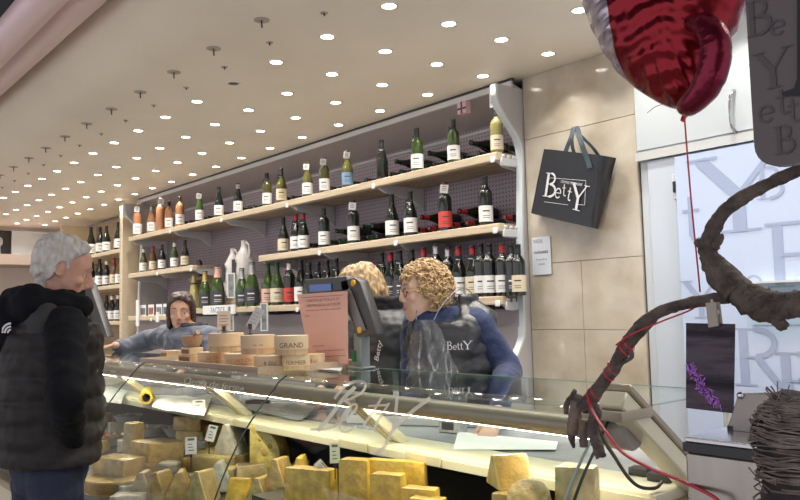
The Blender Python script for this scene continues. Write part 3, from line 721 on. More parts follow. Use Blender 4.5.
# glass: top sheets and curved front panes
joints = [-1.045, -2.42, -3.72, -5.02, -6.32]
curve = [(1.50, -.222), (1.47, -.240), (1.43, -.285), (1.36, -.36), (1.30, -.445), (1.24, -.555), (1.19, -.68), (1.16, -.80), (1.148, -.868)]
cs = smooth_path([(0, y, z) for y, z in curve], 4)
for xa, xb in zip(joints[1:], joints):
    bm = bm_new(); box(bm, xa+.002, xb-.002, 1.495, 2.02, GT-.004, GT+.0); obj('top_glass', bm, M_gtop, ctr, smooth=False)
    bm = bm_new(); box(bm, xa+.002, xb-.002, 2.0205, 2.0235, GT-.005, GT+.001); obj('glass_rim', bm, mat('rim_green', (.18, .30, .27), .15), ctr, smooth=False)
    bm = bm_new(); loft(bm, [[Vector((xa+.003, p.y, p.z+CAMZ)), Vector((xb-.003, p.y, p.z+CAMZ)), Vector((xb-.003, p.y-.005, p.z+CAMZ-.001)), Vector((xa+.003, p.y-.005, p.z+CAMZ-.001))] for p in cs]); obj('front_glass', bm, M_glass, ctr)
for i, x in enumerate(joints[:4]):
    for dx in ((-.004,) if i else (.010, -.012)):
        bm = bm_new(); tube(bm, [(x+dx, p.y-.003, p.z+CAMZ) for p in cs], .0028 if i else .0035, 6); obj('glass_edge', bm, M_gedge if i else (M_gedge if dx > 0 else mat('edge_light', (.40, .46, .42), .2)), ctr)
for x in joints:
    bm = bm_new(); tube(bm, [(x, 2.0, LZ), (x, 2.0, GT-.005)], .012, 10); obj('rear_post', bm, M_metalw, ctr)
# frosted lettering on the glass, following its curve
def on_glass(px, py):
    d = ray(px, py); best = None
    for p, q in zip(cs, cs[1:]):
        # solve for t: d.z*s = z, d.y*s = y on the segment
        den = d.z*(q.y-p.y)-d.y*(q.z-p.z)
        if abs(den) < 1e-9: continue
        u = (d.y*p.z-d.z*p.y)/den
        if -0.02 <= u <= 1.02:
            y = p.y+(q.y-p.y)*u; s = y/d.y
            return Vector((d.x*s, y-.0065, d.z*s+CAMZ-.002))
    s = cs[0].y/d.y; return Vector((d.x*s, cs[0].y-.007, d.z*s+CAMZ+.0))
def gl_stroke(bm, pts, wd):
    sp = smooth_path([(a, b, 0) for a, b in pts], 6)
    stroke_faces(bm, [(p.x, p.y) for p in sp], wd, on_glass)
LT = {
 'B': [([(357, 386), (345, 398), (330, 418), (319, 430)], 5), ([(336, 398), (346, 386), (358, 381), (367, 383), (364, 391), (352, 398), (344, 400)], 3.2), ([(345, 399), (352, 405), (345, 418), (332, 427), (312, 429)], 3.6)],
 'e': [([(345, 420), (356, 411), (358, 404), (352, 405), (344, 416), (342, 427), (348, 431), (358, 425)], 3)],
 't': [([(384, 396), (374, 412), (366, 424), (370, 428)], 3), ([(370, 405), (390, 404)], 2.4)],
 'tt': [([(391, 402), (382, 416), (376, 428), (380, 431)], 3), ([(378, 413), (394, 413)], 2.4)],
 'Y': [([(399, 395), (397, 415), (395, 428)], 4), ([(432, 397), (412, 412), (394, 430), (386, 446), (378, 453)], 4.5), ([(372, 452), (386, 455)], 2.5)],
}
for ch, ss in LT.items():
    bm = bm_new()
    for pts, wd in ss: gl_stroke(bm, pts, wd*.8)
    obj('letter', bm, M_frost, ctr, smooth=False)
t = text_mesh('lettering', 'Oeufs de ferme', 1, M_frost, ctr, align='LEFT', shear=.25, depth=0)
for v in t.data.vertices: v.co = on_glass(184+v.co.x*9.6+v.co.y*1, 383+v.co.x*1.35-v.co.y*10.5)
# adapters and small tray on the ledge
for i, (px, py, s) in enumerate(((641, 475, .05), (662, 481, .06))):
    p = atz(px, py, LZ+.004); o = thing('black_adapter', ('smaller black plug adapter on the ivory ledge', 'larger black plug adapter on the ivory ledge beside the end strut')[i], 'adapter', (p.x, max(1.60, min(p.y, 1.75)), LZ+.004), .1)
    bm = bm_new(); box(bm, -s/2, s/2, -.02, .02, 0, .02); bevel(bm, .004, 2); obj('body', bm, M_black, o)

# ------------------------------------------------------------------ things on the inner worktop
def sheet(name, label, cat, pts, z, mt, th=.0015, wob=.0):
    """a sheet of paper lying at height z, its corners seen at the given pixels"""
    ps = [atz(a, b, z) for a, b in pts]; c = sum(ps, Vector())/len(ps)
    o = thing(name, label, cat, c)
    bm = bm_new(); n = 6; A, B, C, E = ps
    g = [[None]*(n+1) for _ in range(n+1)]
    for lay in (0, 1):
        for i in range(n+1):
            for j in range(n+1):
                u, v = i/n, j/n
                q = (A*(1-u)+B*u)*(1-v)+(E*(1-u)+C*u)*v-c
                q.z = th*(1-lay)+wob*(abs(noise.noise(Vector((u*3+c.x, v*3, c.y)))))
                g[i][j] = (g[i][j] or [])+[bm.verts.new(q)]
    for lay in (0, 1):
        for i in range(n):
            for j in range(n): bm.faces.new((g[i][j][lay], g[i+1][j][lay], g[i+1][j+1][lay], g[i][j+1][lay]))
    bmesh.ops.recalc_face_normals(bm, faces=bm.faces)
    obj('sheet', bm, mt, o); return o
WT = LZ
sheet('wrapping_sheet', 'long white wrapping paper sheet lying on the marble by the hand', 'paper', ((458, 432), (558, 442), (556, 450), (453, 450)), WT+.004, M_paper)
sheet('wrapping_sheet', 'crumpled white papers lying on the ledge right of the yellow roll', 'paper', ((160, 398), (212, 398), (204, 418), (150, 410)), WT+.006, M_paper, wob=.03)
sheet('plastic_sheet', 'thin crinkled plastic sheets on the worktop beside the knife', 'sheet', ((252, 398), (318, 408), (300, 422), (246, 412)), WT+.006, mat('milky_plastic', (.55, .58, .60), .2, bump=.8, bscale=30), wob=.03)
sheet('plastic_sheet', 'milky plastic film lying on the worktop behind the left strut', 'sheet', ((98, 392), (128, 392), (120, 405), (96, 404)), WT+.006, MATS['milky_plastic'], wob=.03)
sheet('dark_tray', 'low dark grey tray on the worktop behind the lettering', 'tray', ((372, 405), (432, 414), (424, 424), (366, 415)), WT+.004, M_dgrey, th=.012)
# yellow roll
p = atz(147, 396, WT+.03); dirv = Vector((.8, -.35, 0)).normalized()
o = thing('paper_roll', 'yellow cardboard roll lying on the worktop behind the white papers', 'roll', (p.x, p.y, WT))
bm = bm_new(); a, b = dirv*-.14+Vector((0, 0, .034)), dirv*.14+Vector((0, 0, .034)); x_, y_ = frame_for(dirv)
loft(bm, [ell(a, .02, .02, 16, x_, y_), ell(a, .032, .032, 16, x_, y_), ell(b, .032, .032, 16, x_, y_), ell(b, .02, .02, 16, x_, y_)], cap=False)
loft(bm, [ell(a, .02, .02, 16, x_, y_), ell(b, .02, .02, 16, x_, y_)], cap=False, mi=1)
obj('tube', bm, [mat('yellow_card', (.72, .50, .05), .45), mat('roll_inside', (.22, .16, .09), .8)], o)
# knife
p = atz(270, 407, WT+.02)
o = thing('cheese_knife', 'cheese knife with a black handle and pale blade lying on plastic sheets', 'knife', (p.x, p.y, WT+.03), -2.4)
bm = bm_new(); tube(bm, [(0, 0, .012), (.06, 0, .014), (.11, 0, .012)], [.008, .011, .009], 8); obj('handle', bm, M_black, o)
bm = bm_new(); prism(bm, [(0, -.012), (0, .012), (-.10, .016), (-.17, .0), (-.10, -.012)], .002, .011); obj('blade', bm, mat('blade', (.6, .58, .5), .25, metal=.8), o)
# steel dispenser near hand
p = atz(453, 432, WT)
o = thing('label_dispenser', 'small patterned white box on the marble left of the hand', 'box', (p.x, p.y, WT), .2)
bm = bm_new(); box(bm, -.045, .045, -.025, .025, 0, .045); bevel(bm, .004, 2); obj('body', bm, mat('box_pattern', (.60, .60, .58), .5, col2=(.35, .36, .38), scale=60), o)
bm = bm_new(); box(bm, -.03, .02, -.0265, -.025, .010, .036); obj('print', bm, MATS['label_dark'], o)
o2 = thing('white_trim_rail', 'white slicer rail lying diagonally on the marble behind the struts', 'rail', (at(420, 425, 1.95).x, 1.95, WT), .5)
bm = bm_new(); box(bm, -.30, .25, -.015, .015, 0, .03); bevel(bm, .004, 1); obj('rail', bm, M_metalw, o2)
# patterned wrapped box behind strut 2
p = atz(258, 388, WT)
for i, (px, py) in enumerate(((240, 392), (170, 386), (115, 384))):
    p = atz(px, py, WT); p.y = min(p.y, 2.06)
    o = thing('wrapping_stack', ('stack of printed wrapping papers behind the second strut', 'stack of blue and white wrapping papers behind the yellow roll', 'stack of wrapping papers at the left end of the worktop')[i], 'paper stack', (p.x, p.y, WT), .2)
    for k in range(3):
        bm = bm_new(); box(bm, -.14, .14, -.06, .06, k*.013+.0005, k*.013+.012, Matrix.Rotation(.1*k-.1, 4, 'Z')); obj('bundle', bm, mat('print_paper', (.66, .66, .62), .5, col2=(.34, .33, .27), scale=35), o, smooth=False)
exec_after = []

# ------------------------------------------------------------------ wooden tray with round boxes on the glass
tz = GT+.0005
tray = thing('wooden_tray', 'shallow pale wooden tray on the counter glass carrying the round boxes', 'tray', (-3.24, 1.76, tz), .0)
bm = bm_new(); box(bm, -.56, .56, -.235, .235, 0, .012); obj('bottom', bm, M_wood, tray, smooth=False)
M_trayw = mat('tray_rim_wood', (.56, .43, .31), .5, col2=(.46, .34, .23), scale=9, stretch=(.6, 14, 14))
for (x0, x1, y0, y1) in ((-.57, .57, -.247, -.235), (-.57, .57, .235, .247), (-.582, -.57, -.247, .247), (.57, .582, -.247, .247)):
    bm = bm_new(); box(bm, x0, x1, y0, y1, 0, .032); obj('rim', bm, M_trayw, tray, smooth=False)
M_box = mat('poplar_box', (.62, .45, .27), .55, col2=(.50, .34, .18), scale=12, stretch=(4, 4, .4))
M_boxl = mat('poplar_lid', (.68, .52, .33), .55)
M_stamp = mat('stamp_brown', (.16, .09, .05), .7)
M_stampr = mat('stamp_orange', (.55, .20, .08), .7)
def rbox(px, ytop, ybot, wpx, Y, z, label, txt=None, tm=None):
    p = at(px, ybot, Y); k = (Vector((p.x, p.y, p.z-CAMZ)).dot(F_))/FPX
    r = wpx*k/2; h = (ybot-ytop)*k
    o = thing('cheese_box', label, 'box', (p.x, Y, z), math.atan2(-p.y, -p.x)+PI/2, 'round wooden cheese boxes on the tray')
    bm = bm_new(); lathe(bm, [(.001, 0), (r*.97, 0), (r*.97, h*.6)], 24); obj('base', bm, M_box, o)
    bm = bm_new(); lathe(bm, [(r*.985, h*.30), (r, h*.30), (r, h), (r*.96, h), (.001, h-.001)], 24); obj('lid', bm, M_boxl, o)
    if txt:
        tm_ = text_mesh('stamp', txt, h*.38, tm or M_stamp, o, depth=0)
        for v in tm_.data.vertices:
            a = v.co.x/r; v.co = Vector((math.sin(a)*(r+.001), -math.cos(a)*(r+.001), v.co.y+h*.38))
    return o, h
tb = tz+.0125
bx = []
for px, y0, y1, wd, Y, lb, tx, tm in (
  (214, 352, 363.5, 31, 1.68, 'orange-stamped round box, leftmost of the lower row', 'LE CRU', M_stampr),
  (240, 352, 365, 31, 1.64, 'round box stamped in orange, second in the lower row', 'AU LAIT CRU', M_stampr),
  (270, 353, 367, 32, 1.62, 'round box with dark stamp, third in the lower row', 'R DU', M_stamp),
  (296, 350, 365, 28, 1.68, 'browner round box with black stamp, fourth in the lower row', 'FERMIER', M_stamp),
  (313, 350, 363, 24, 1.80, 'round box with red stamp, rightmost of the lower row', 'M U', M_stampr)):
    bx.append(rbox(px, y0, y1, wd, Y, tb, lb, tx, tm))
for px, y0, y1, wd, Y, lb, tx, i in (
  (226, 335, 353, 35, 1.66, 'taller plain round box on top, leftmost of the upper three', None, 0),
  (258, 335, 353.5, 34, 1.63, 'taller round box on top with a leaf drawing, middle of the upper three', '~ ~', 1),
  (291.5, 333, 352, 34, 1.66, 'taller round box on top with dark lettering, rightmost of the upper three', 'GRAND', 3)):
    rbox(px, y0, y1, wd, Y, tb+max(b[1] for b in bx[:4])+.001, lb, tx, M_stamp)
UPZ = tb+max(b[1] for b in bx[:4])+.001
# left side pieces
def wbox(px, py, sx, sy, h, Y, z, label, rz=0, cat='box', m=None):
    p = at(px, py, Y); o = thing('wooden_box', label, cat, (p.x, Y, z), rz)
    bm = bm_new(); box(bm, -sx/2, sx/2, -sy/2, sy/2, 0, h); bevel(bm, .003, 1); obj('body', bm, m or M_box, o)
    for q in (-1, 1):
        bm = bm_new(); box(bm, -sx/2*.8, sx/2*.8, q*sy/2-.001, q*sy/2+.001, h*.2, h*.75); obj('slot', bm, mat('slot_dark', (.20, .11, .06), .7), o)
    return o
wbox(171, 356, .085, .08, .045, 1.72, tb, 'small square wooden box at the left end of the tray')
wbox(191, 358, .14, .07, .035, 1.66, tb, 'low wooden box with dark slots under the mortar')
wbox(192, 352, .10, .07, .035, 1.66, tb+.0355, 'pale small wooden box directly below the wooden mortar', m=M_boxl)
p = at(192, 343, 1.66)
mo = thing('wooden_mortar', 'rough carved wooden bowl with a pestle on the small boxes', 'bowl', (p.x, 1.66, tb+.071))
bm = bm_new(); lathe(bm, [(.001, 0), (.03, 0), (.045, .02), (.052, .055), (.046, .056), (.038, .03), (.001, .02)], 18); obj('bowl', bm, mat('rough_wood', (.40, .27, .17), .7, bump=.5, bscale=60), mo)
bm = bm_new(); tube(bm, [(.0, 0, .035), (.03, 0, .055), (.065, 0, .075)], [.012, .010, .014], 8, jit=.1); obj('pestle', bm, MATS['rough_wood'], mo)
# things at the right end of tray: folded paper
sheet('paper_pad', 'small white paper pad on the glass right of the tray', 'paper', ((316, 365), (345, 366), (340, 372), (308, 370)), GT+.001, M_paper, th=.006)
# standing cards with black clips
def card(px, y0, y1, wpx, Y, z, label, m, tilt=0.0, framed=False):
    a = at(px, y1, Y); b = at(px, y0, Y); k = (Vector((a.x, a.y, a.z-CAMZ)).dot(F_))/FPX; w_ = wpx*k; h = b.z-a.z
    o = thing('price_card', label, 'card', (a.x, Y, z), math.atan2(-a.y, -a.x)+PI/2)
    bm = bm_new(); tube(bm, [(0, 0, 0), (0, 0, max(.01, a.z-z+.01))], .0025, 6); lathe(bm, [(.012, 0), (.012, .004), (.001, .005)], 10); obj('stand', bm, M_black, o)
    bm = bm_new(); box(bm, -.008, .008, -.006, .006, a.z-z-.004, a.z-z+.018); obj('clip', bm, M_black, o)
    M = Matrix.Translation((0, 0, a.z-z)) @ Matrix.Rotation(tilt, 4, 'Y')
    bm = bm_new(); box(bm, -w_/2, w_/2, .0, .002, 0, h, M); cd = obj('card', bm, m, o, smooth=False)
    bm = bm_new()
    if framed: box(bm, -w_/2*.6, w_/2*.6, -.001, 0, h*.12, h*.88, M)
    else:
        for i in range(4): box(bm, -w_/2*.7, w_/2*(.7-.2*(i % 2)), -.001, 0, h*(.25+.16*i), h*(.30+.16*i), M)
    obj('print', bm, mat('card_print', (.30, .30, .30), .6), cd, smooth=False)
card(224, 311, 330, 13, 1.67, UPZ+.078, 'beige price card on a black clip above the left upper box', mat('beige_card', (.66, .54, .44), .6))
card(250, 306, 328, 10, 1.63, UPZ+.078, 'slanted grey price card on a black clip above the middle upper box', mat('grey_card', (.42, .43, .46), .6), tilt=.5)
card(263, 303, 332, 9, 2.75, S3-.4, 'tall white framed card standing behind the boxes', M_paper, framed=True) if False else None
def frame_card(px, py0, py1, wpx, Y, z, label, name='picture_frame'):
    a = at(px, py1, Y); b = at(px, py0, Y); k = (Vector((a.x, a.y, a.z-CAMZ)).dot(F_))/FPX; w_ = wpx*k; h = b.z-a.z
    o = thing(name, label, 'frame', (a.x, Y, a.z), 0.5)
    for (x0, x1, z0, z1) in ((-w_/2, w_/2, 0, w_*.14), (-w_/2, w_/2, h-w_*.14, h), (-w_/2, -w_/2*.72, w_*.14, h-w_*.14), (w_/2*.72, w_/2, w_*.14, h-w_*.14)):
        bm = bm_new(); box(bm, x0, x1, -.006, .006, z0, z1); obj('frame_bar', bm, M_metalw, o, smooth=False)
    bm = bm_new(); box(bm, -w_/2*.72, w_/2*.72, .0, .003, w_*.14, h-w_*.14); obj('picture', bm, mat('dim_photo', (.30, .33, .30), .4, col2=(.12, .13, .13), scale=18), o, smooth=False)
    return o
frame_card(264.5, 303, 331, 8.5, 3.03, 0, 'slim white picture frame hanging below the lowest shelf edge, right of the other')
frame_card(231, 306, 331, 7, 3.03, 0, 'slim white picture frame hanging under the FACTICE sign')
frame_card(231.5, 273, 298, 9, 3.06, 0, 'white picture frame on the lowest shelf between champagne bottles')
a, b = at(203, 306, 3.03), at(234, 314, 3.03)
o = thing('shelf_sign', 'white shelf edge sign lettered FACTICE above the beige card', 'sign', (a.x, 3.028, a.z))
bm = bm_new(); box(bm, 0, b.x-a.x, 0, .018, -.075, 0); obj('board', bm, M_paper, o, smooth=False)
text_mesh('lettering', 'FACTICE', .065, mat('sign_blue', (.15, .25, .38), .6), o, Matrix.Translation(((b.x-a.x)/2, -.001, -.06)) @ Matrix.Rotation(PI/2, 4, 'X'), depth=.0003)

# ------------------------------------------------------------------ scales
def scale_head(dx, dy, label, Y=1.93, full=True):
    o = thing('weighing_scale', label, 'scale', (0, 0, 0))
    P = lambda px, py, yy=Y: at(px+dx, py+dy, yy)
    th = Vector((-.02, .06, 0))
    pts = [P(340, 281), P(354, 277), P(360, 281), P(378, 335), P(357, 337), P(343, 300)]
    bm = bm_new(); poly3(bm, pts, th); bevel(bm, .004, 1); h = obj('display_case', bm, M_dgrey, o)
    bm = bm_new(); i0 = [P(345, 292, Y-.004), P(350, 288, Y-.004), P(366, 330, Y-.004), P(358, 332, Y-.004)]; poly3(bm, i0, Vector((0, -.003, 0))); obj('case_rib', bm, mat('mid_grey', (.19, .19, .19), .4), h)
    for q in ((354, 283), (360.5, 330)):
        c = P(q[0], q[1], Y-.003); bm = bm_new(); a_, b_2 = Vector((1, 0, 0)), Vector((0, 0, 1))
        loft(bm, [ell(c, .013, .013, 16, a_, b_2), ell(c+Vector((0, -.008, 0)), .013, .013, 16, a_, b_2), ell(c+Vector((0, -.010, 0)), .010, .010, 16, a_, b_2)]); obj('button', bm, mat('amber_cap', (.75, .38, .02), .35), h)
    a = P(361, 336, Y+.03); zb = GT
    bm = bm_new(); box(bm, a.x-.028, a.x+.022, Y+.01, Y+.06, zb+.001, a.z+.01); bevel(bm, .004, 1); obj('post', bm, mat('post_grey', (.27, .31, .30), .35), o)
    bm = bm_new(); box(bm, a.x-.05, a.x+.04, Y-.01, Y+.075, zb+.0005, zb+.010); bevel(bm, .004, 1); obj('foot', bm, mat('post_grey', (.38, .43, .42), .35), o)
    if full:
        bm = bm_new(); poly3(bm, [P(304.5, 279.5), P(346, 276), P(350, 290), P(306, 294)], Vector((0, .05, 0))); bevel(bm, .003, 1); m_ = obj('price_display', bm, M_dgrey, o)
        bm = bm_new(); poly3(bm, [P(309.5, 285, Y-.004), P(331, 283.5, Y-.004), P(331.5, 290.5, Y-.004), P(310, 292, Y-.004)], Vector((0, -.001, 0))); obj('display_window', bm, mat('lcd_blue', (.03, .07, .20), .2, emit=(.08, .16, .42), estr=.35), m_)
        bm = bm_new(); box(bm, a.x-.030, a.x-.008, Y+.002, Y+.0095, zb+.03, zb+.075); obj('green_sticker', bm, mat('green_st', (.02, .22, .10), .5), o)
    return o
scale_head(0, 0, 'grey weighing scale with tilted display and amber caps beside the pink notice')
scale_head(-271, 2, 'second grey weighing scale with amber caps, far along the counter by the customer', full=False)
# pink notice with print (no code on it)
o = thing('pink_notice', 'pink paper notice hanging in front of the weighing scale display', 'notice', at(322, 330, 1.88))
rows_ = []
bm = bm_new(); nU, nV = 8, 10; base = at(322, 330, 1.88); grid = {}
C4 = [(297, 294.5), (347.5, 291), (348.5, 364), (311, 366)]
def npt(u, v, off=0):
    a = Vector(C4[0])*(1-u)+Vector(C4[1])*u; b = Vector(C4[3])*(1-u)+Vector(C4[2])*u; q = a*(1-v)+b*v
    return at(q.x, q.y, 1.90-.012*math.sin(PI*u)-.02*v*0+off)-base
for lay in (0, 1):
    for i in range(nU+1):
        for j in range(nV+1): grid[i, j, lay] = bm.verts.new(npt(i/nU, j/nV, lay*.001))
for i in range(nU):
    for j in range(nV):
        bm.faces.new((grid[i, j, 0], grid[i+1, j, 0], grid[i+1, j+1, 0], grid[i, j+1, 0])); bm.faces.new((grid[i, j, 1], grid[i, j+1, 1], grid[i+1, j+1, 1], grid[i+1, j, 1]))
obj('sheet', bm, mat('pink_paper', (.72, .42, .35), .6), o)
tt = mat('print_brown', (.30, .16, .14), .6)
for s, u, v, sz in (('CARTES DE FIDELITE ET', .5, .115, .075), ('FROMAGES A LA COUPE', .5, .185, .075), ('prix', .13, .32, .07)):
    m_ = text_mesh('lettering', s, 1, tt, o, depth=0)
    for vv in m_.data.vertices: vv.co = npt(u+vv.co.x*sz*.85, v-vv.co.y*sz*.7, -.002)
for v, u0, u1 in ((.235, .12, .85), (.73, .12, .42), (.80, .18, .9), (.88, .2, .92), (.05, .08, .92)):
    bm = bm_new(); stroke_faces(bm, [(u0+(u1-u0)*i/6, v) for i in range(7)], .008, lambda a, b: npt(a, b, -.002)); obj('printed_line', bm, tt, o, smooth=False)

# ------------------------------------------------------------------ cheeses
def cm(name, paste, rind=None, wrap=.35, holes=False):
    return (mat('paste_'+name, paste, .42, var=.42, scale=26, bump=.6, bscale=45, coat=wrap, coatr=.18), mat('rind_'+name, rind or paste, .55, var=.35, scale=18, bump=.5, bscale=60, coat=wrap*.5, coatr=.25))
CH = {
 'yellow': cm('yellow', (.80, .52, .07), (.62, .38, .06)), 'comte': cm('comte', (.72, .55, .18), (.40, .24, .10)), 'pale': cm('pale', (.82, .66, .28), (.54, .39, .16)),
 'orange': cm('orange', (.80, .50, .14), (.68, .30, .07)), 'tan': cm('tan', (.68, .47, .15), (.46, .30, .10)), 'grey': cm('grey', (.62, .57, .42), (.34, .31, .26)),
 'white': cm('white', (.74, .70, .58), (.66, .62, .50)), 'brown': cm('brown', (.68, .54, .28), (.25, .16, .10)), 'emmental': cm('emmental', (.76, .60, .16), (.66, .48, .12)), 'washed': cm('washed', (.80, .60, .20), (.74, .46, .10)),
}
def finish(bm, jit=.0025, bev=.006, sub=1):
    bevel(bm, bev, 2)
    if sub:
        bmesh.ops.subdivide_edges(bm, edges=[e for e in bm.edges if e.calc_length() > .025], cuts=sub, use_grid_fill=True)
    bmesh.ops.triangulate(bm, faces=[f for f in bm.faces if len(f.verts) > 4])
    for v in bm.verts: v.co += Vector((noise.noise(v.co*22+Vector((jit*1e3, 0, 0))), noise.noise(v.co*22+Vector((9, 5, 1))), noise.noise(v.co*22+Vector((3, 8, 7)))))*jit
def cheese(shape, px, py, Y, z, kind, dims, rz, label, cat='cheese', group=None, tilt=(0, 0), kindname='cheese_wedge'):
    """px = pixel column of the piece's centre, Y its depth in the case, z its underside (None: on the deck)"""
    if Y is None: Y = deck_hit(px, py)+dims[0]*.3
    p = at(px, py, Y); zz = deckz(Y+.0)+.004 if z is None else z
    o = thing(kindname, label, cat, (p.x, Y, zz), rz, group)
    o.rotation_euler = (tilt[0], tilt[1], rz); m = CH[kind]; bm = bm_new()
    if shape == 'wedge':                       # sector of a wheel: radius, angle, height
        R, an, h = dims; n = max(4, int(an/6)); a0 = -an/2
        pts = [(0, 0)]+[(R*math.cos(math.radians(a0+an*i/n)), R*math.sin(math.radians(a0+an*i/n))) for i in range(n+1)]
        pts = [(x-R*.62, y) for x, y in pts]
        prism(bm, pts, h, 0, mi_top=1, sides=[0]+[1]*n+[0]); finish(bm)
    elif shape == 'slab':
        a, b, h = dims; prism(bm, [(-a/2, -b/2), (a/2, -b/2), (a/2, b/2), (-a/2, b/2)], h, 0, mi_top=0, sides=[0, 1, 0, 0]); finish(bm)
    elif shape == 'stand':                     # wedge standing on its rind: cut faces to the sides
        a, b, h = dims; prism(bm, [(-a/2, -b/2), (a/2, -b/2), (a/2*.92, b/2), (-a/2*.92, b/2)], h, 0, mi_top=1, sides=[0, 0, 0, 0])
        for v in bm.verts:
            if v.co.z > h*.5: v.co.y *= .82
        finish(bm)
    elif shape == 'wheel':
        R, an, h = dims; n = 24; prism(bm, [(R*math.cos(2*PI*i/n), R*math.sin(2*PI*i/n)) for i in range(n)], h, 0, mi_side=1, mi_top=0); finish(bm, bev=.01, sub=0)
    elif shape == 'tri':                       # triangular cut block: tip up
        a, b, h = dims; prof_ = [(-a/2, 0), (a/2, 0), (a*.12, h), (-a*.05, h)]
        f = [bm.verts.new((x, -b/2, zz_)) for x, zz_ in prof_]; g = [bm.verts.new((x, b/2, zz_)) for x, zz_ in prof_]
        bm.faces.new(f); bm.faces.new(list(reversed(g)))
        for i in range(4): bm.faces.new((f[(i+1) % 4], f[i], g[i], g[(i+1) % 4])).material_index = 1 if i == 1 else 0
        finish(bm)
    elif shape == 'fan':                       # big slice standing upright: curved rind over the top, flat face to the front
        a, b, h = dims; prof_ = [(-a/2, 0), (-a/2, h)]+[(-a/2+a*math.sin(t), h*.42+h*.58*math.cos(t)) for t in [i*PI/2/8 for i in range(1, 9)]]+[(a/2, 0)]
        f = [bm.verts.new((x, -b/2, zz_)) for x, zz_ in prof_]; g = [bm.verts.new((x, b/2, zz_)) for x, zz_ in prof_]; nn_ = len(prof_)
        bm.faces.new(f); bm.faces.new(list(reversed(g)))
        for i in range(nn_): bm.faces.new((f[(i+1) % nn_], f[i], g[i], g[(i+1) % nn_])).material_index = 1 if 1 <= i <= 9 else 0
        finish(bm, sub=0)
    bmesh.ops.recalc_face_normals(bm, faces=bm.faces)
    bd = obj('cheese_body', bm, list(m), o)
    return o
def top_of(o): 
    b = kids(o)[0]; return o.location.z+max(v.co.z for v in b.data.vertices)-.001
# risers under the right-hand, higher part of the display
def riser(x0, x1, y0, y1, h0, label):
    o = thing('display_riser', label, 'riser', (0, 0, 0)); zb = deckz(y1)+.002
    bm = bm_new(); poly3(bm, [(x0, y0, deckz(y0)+.003), (x0, y1, deckz(y1)+.003), (x0, y1, h0), (x0, y0, h0)], (x1-x0, 0, 0)); obj('body', bm, M_deck, o, smooth=False)
R1 = CAMZ-.585
riser(-1.385, -1.03, 1.29, 1.56, CAMZ-.486, 'dark stepped display block under the cheeses beside the end strut')
riser(-2.42, -1.40, 1.35, 1.56, R1-.03, 'dark stepped display block under the row of yellow slabs')
# --- rear row (pieces on the deck are set where their lower edge meets it)
e1 = cheese('fan', 270, 484, None, None, 'emmental', (.135, .085, .205), .55, 'tall upright slice of holed yellow cheese beside the row of slabs')
for (hx, hz, hr) in ((.0, .10, .015), (.024, .125, .011), (-.03, .05, .013), (.018, .04, .008), (-.02, .15, .008)):
    bm = bm_new(); ellipsoid(bm, (hx, -.0425, hz), (hr, .003, hr)); obj('hole', bm, mat('hole_shade', (.46, .33, .08), .6), e1)
wh = cheese('wheel', 223, 476, None, None, 'pale', (.135, 0, .075), 0, 'large pale wheel with tan rind under the wrapped triangular cheese', kindname='wheel_of_cheese')
t0 = top_of(wh); yw = wh.location.y
w2 = cheese('wheel', 160, 478, None, None, 'tan', (.10, 0, .055), 0, 'tan wheel beneath the round yellow wrapped cheese', kindname='wheel_of_cheese')
cheese('wedge', 160, 455, w2.location.y, top_of(w2), 'yellow', (.145, 130, .085), 2.2, 'rounded yellow wrapped half wheel left of the price card')
cheese('tri', 231, 440, yw, t0, 'white', (.12, .10, .125), .5, 'wrapped white triangular cheese on top of the large pale wheel')
c5 = cheese('slab', 195, 456, None, None, 'yellow', (.15, .10, .09), .55, 'yellow cheese block under the orange-topped slab')
cheese('slab', 193, 430, c5.location.y, top_of(c5), 'orange', (.155, .10, .065), .5, 'deep yellow rectangular slab, topmost at the back of the display')
cheese('wedge', 214, 458, None, None, 'yellow', (.09, 50, .13), 1.9, 'slim yellow wedge standing behind the second price card')
# --- left front
s0 = cheese('wheel', 121, 505, 1.26, None, 'tan', (.15, 0, .06), 0, 'flat tan half wheel at the lower left under the wrapped brown block', kindname='wheel_of_cheese')
sb = cheese('slab', 119, 480, 1.27, top_of(s0), 'tan', (.20, .12, .07), .35, 'big wrapped brownish block lying on the tan half wheel')
cheese('stand', 134, 466, None, None, 'tan', (.075, .08, .185), .3, 'tan cheese block standing tall on end beside the white bowl')
cheese('wheel', 170, 488, None, None, 'grey', (.045, 0, .095), 0, 'small grey rinded cylinder cheese in film', kindname='wheel_of_cheese')
cheese('slab', 195, 482, None, None, 'orange', (.095, .06, .08), .5, 'orange rinded cheese block wrapped in film behind the front wedges')
f1 = ((143, 1.205, 'brown', 2.4, 'dark rinded wedge at the bottom edge left of the tan wedges'), (161, 1.215, 'tan', 2.0, 'tan wedge, first of the small wedges on the bottom edge'), (180, 1.225, 'tan', 2.6, 'tan wedge pointing up beside the black glass edge'),
      (203, 1.23, 'pale', 1.9, 'pale yellow wedge below the orange block'), (219, 1.33, 'white', 2.5, 'whitish wrapped wedge with brown crust behind the front row'))
for px, Y, kd, rz, lb in f1: cheese('tri', px, 509 if Y < 1.3 else 499, None, None, kd, (.125, .08, .115), rz-1.6, lb)
cheese('wedge', 248, 494, None, None, 'brown', (.12, 48, .085), -2.2, 'wedge with grey-brown crust in front of the holed cheese')
cheese('slab', 267, 500, 1.33, None, 'yellow', (.09, .07, .06), .3, 'small bright yellow block in front of the holed cheese')
cheese('slab', 226, 492, None, None, 'pale', (.11, .07, .07), .6, 'pale crusted block between the grey-brown wedge and the pale wheel')
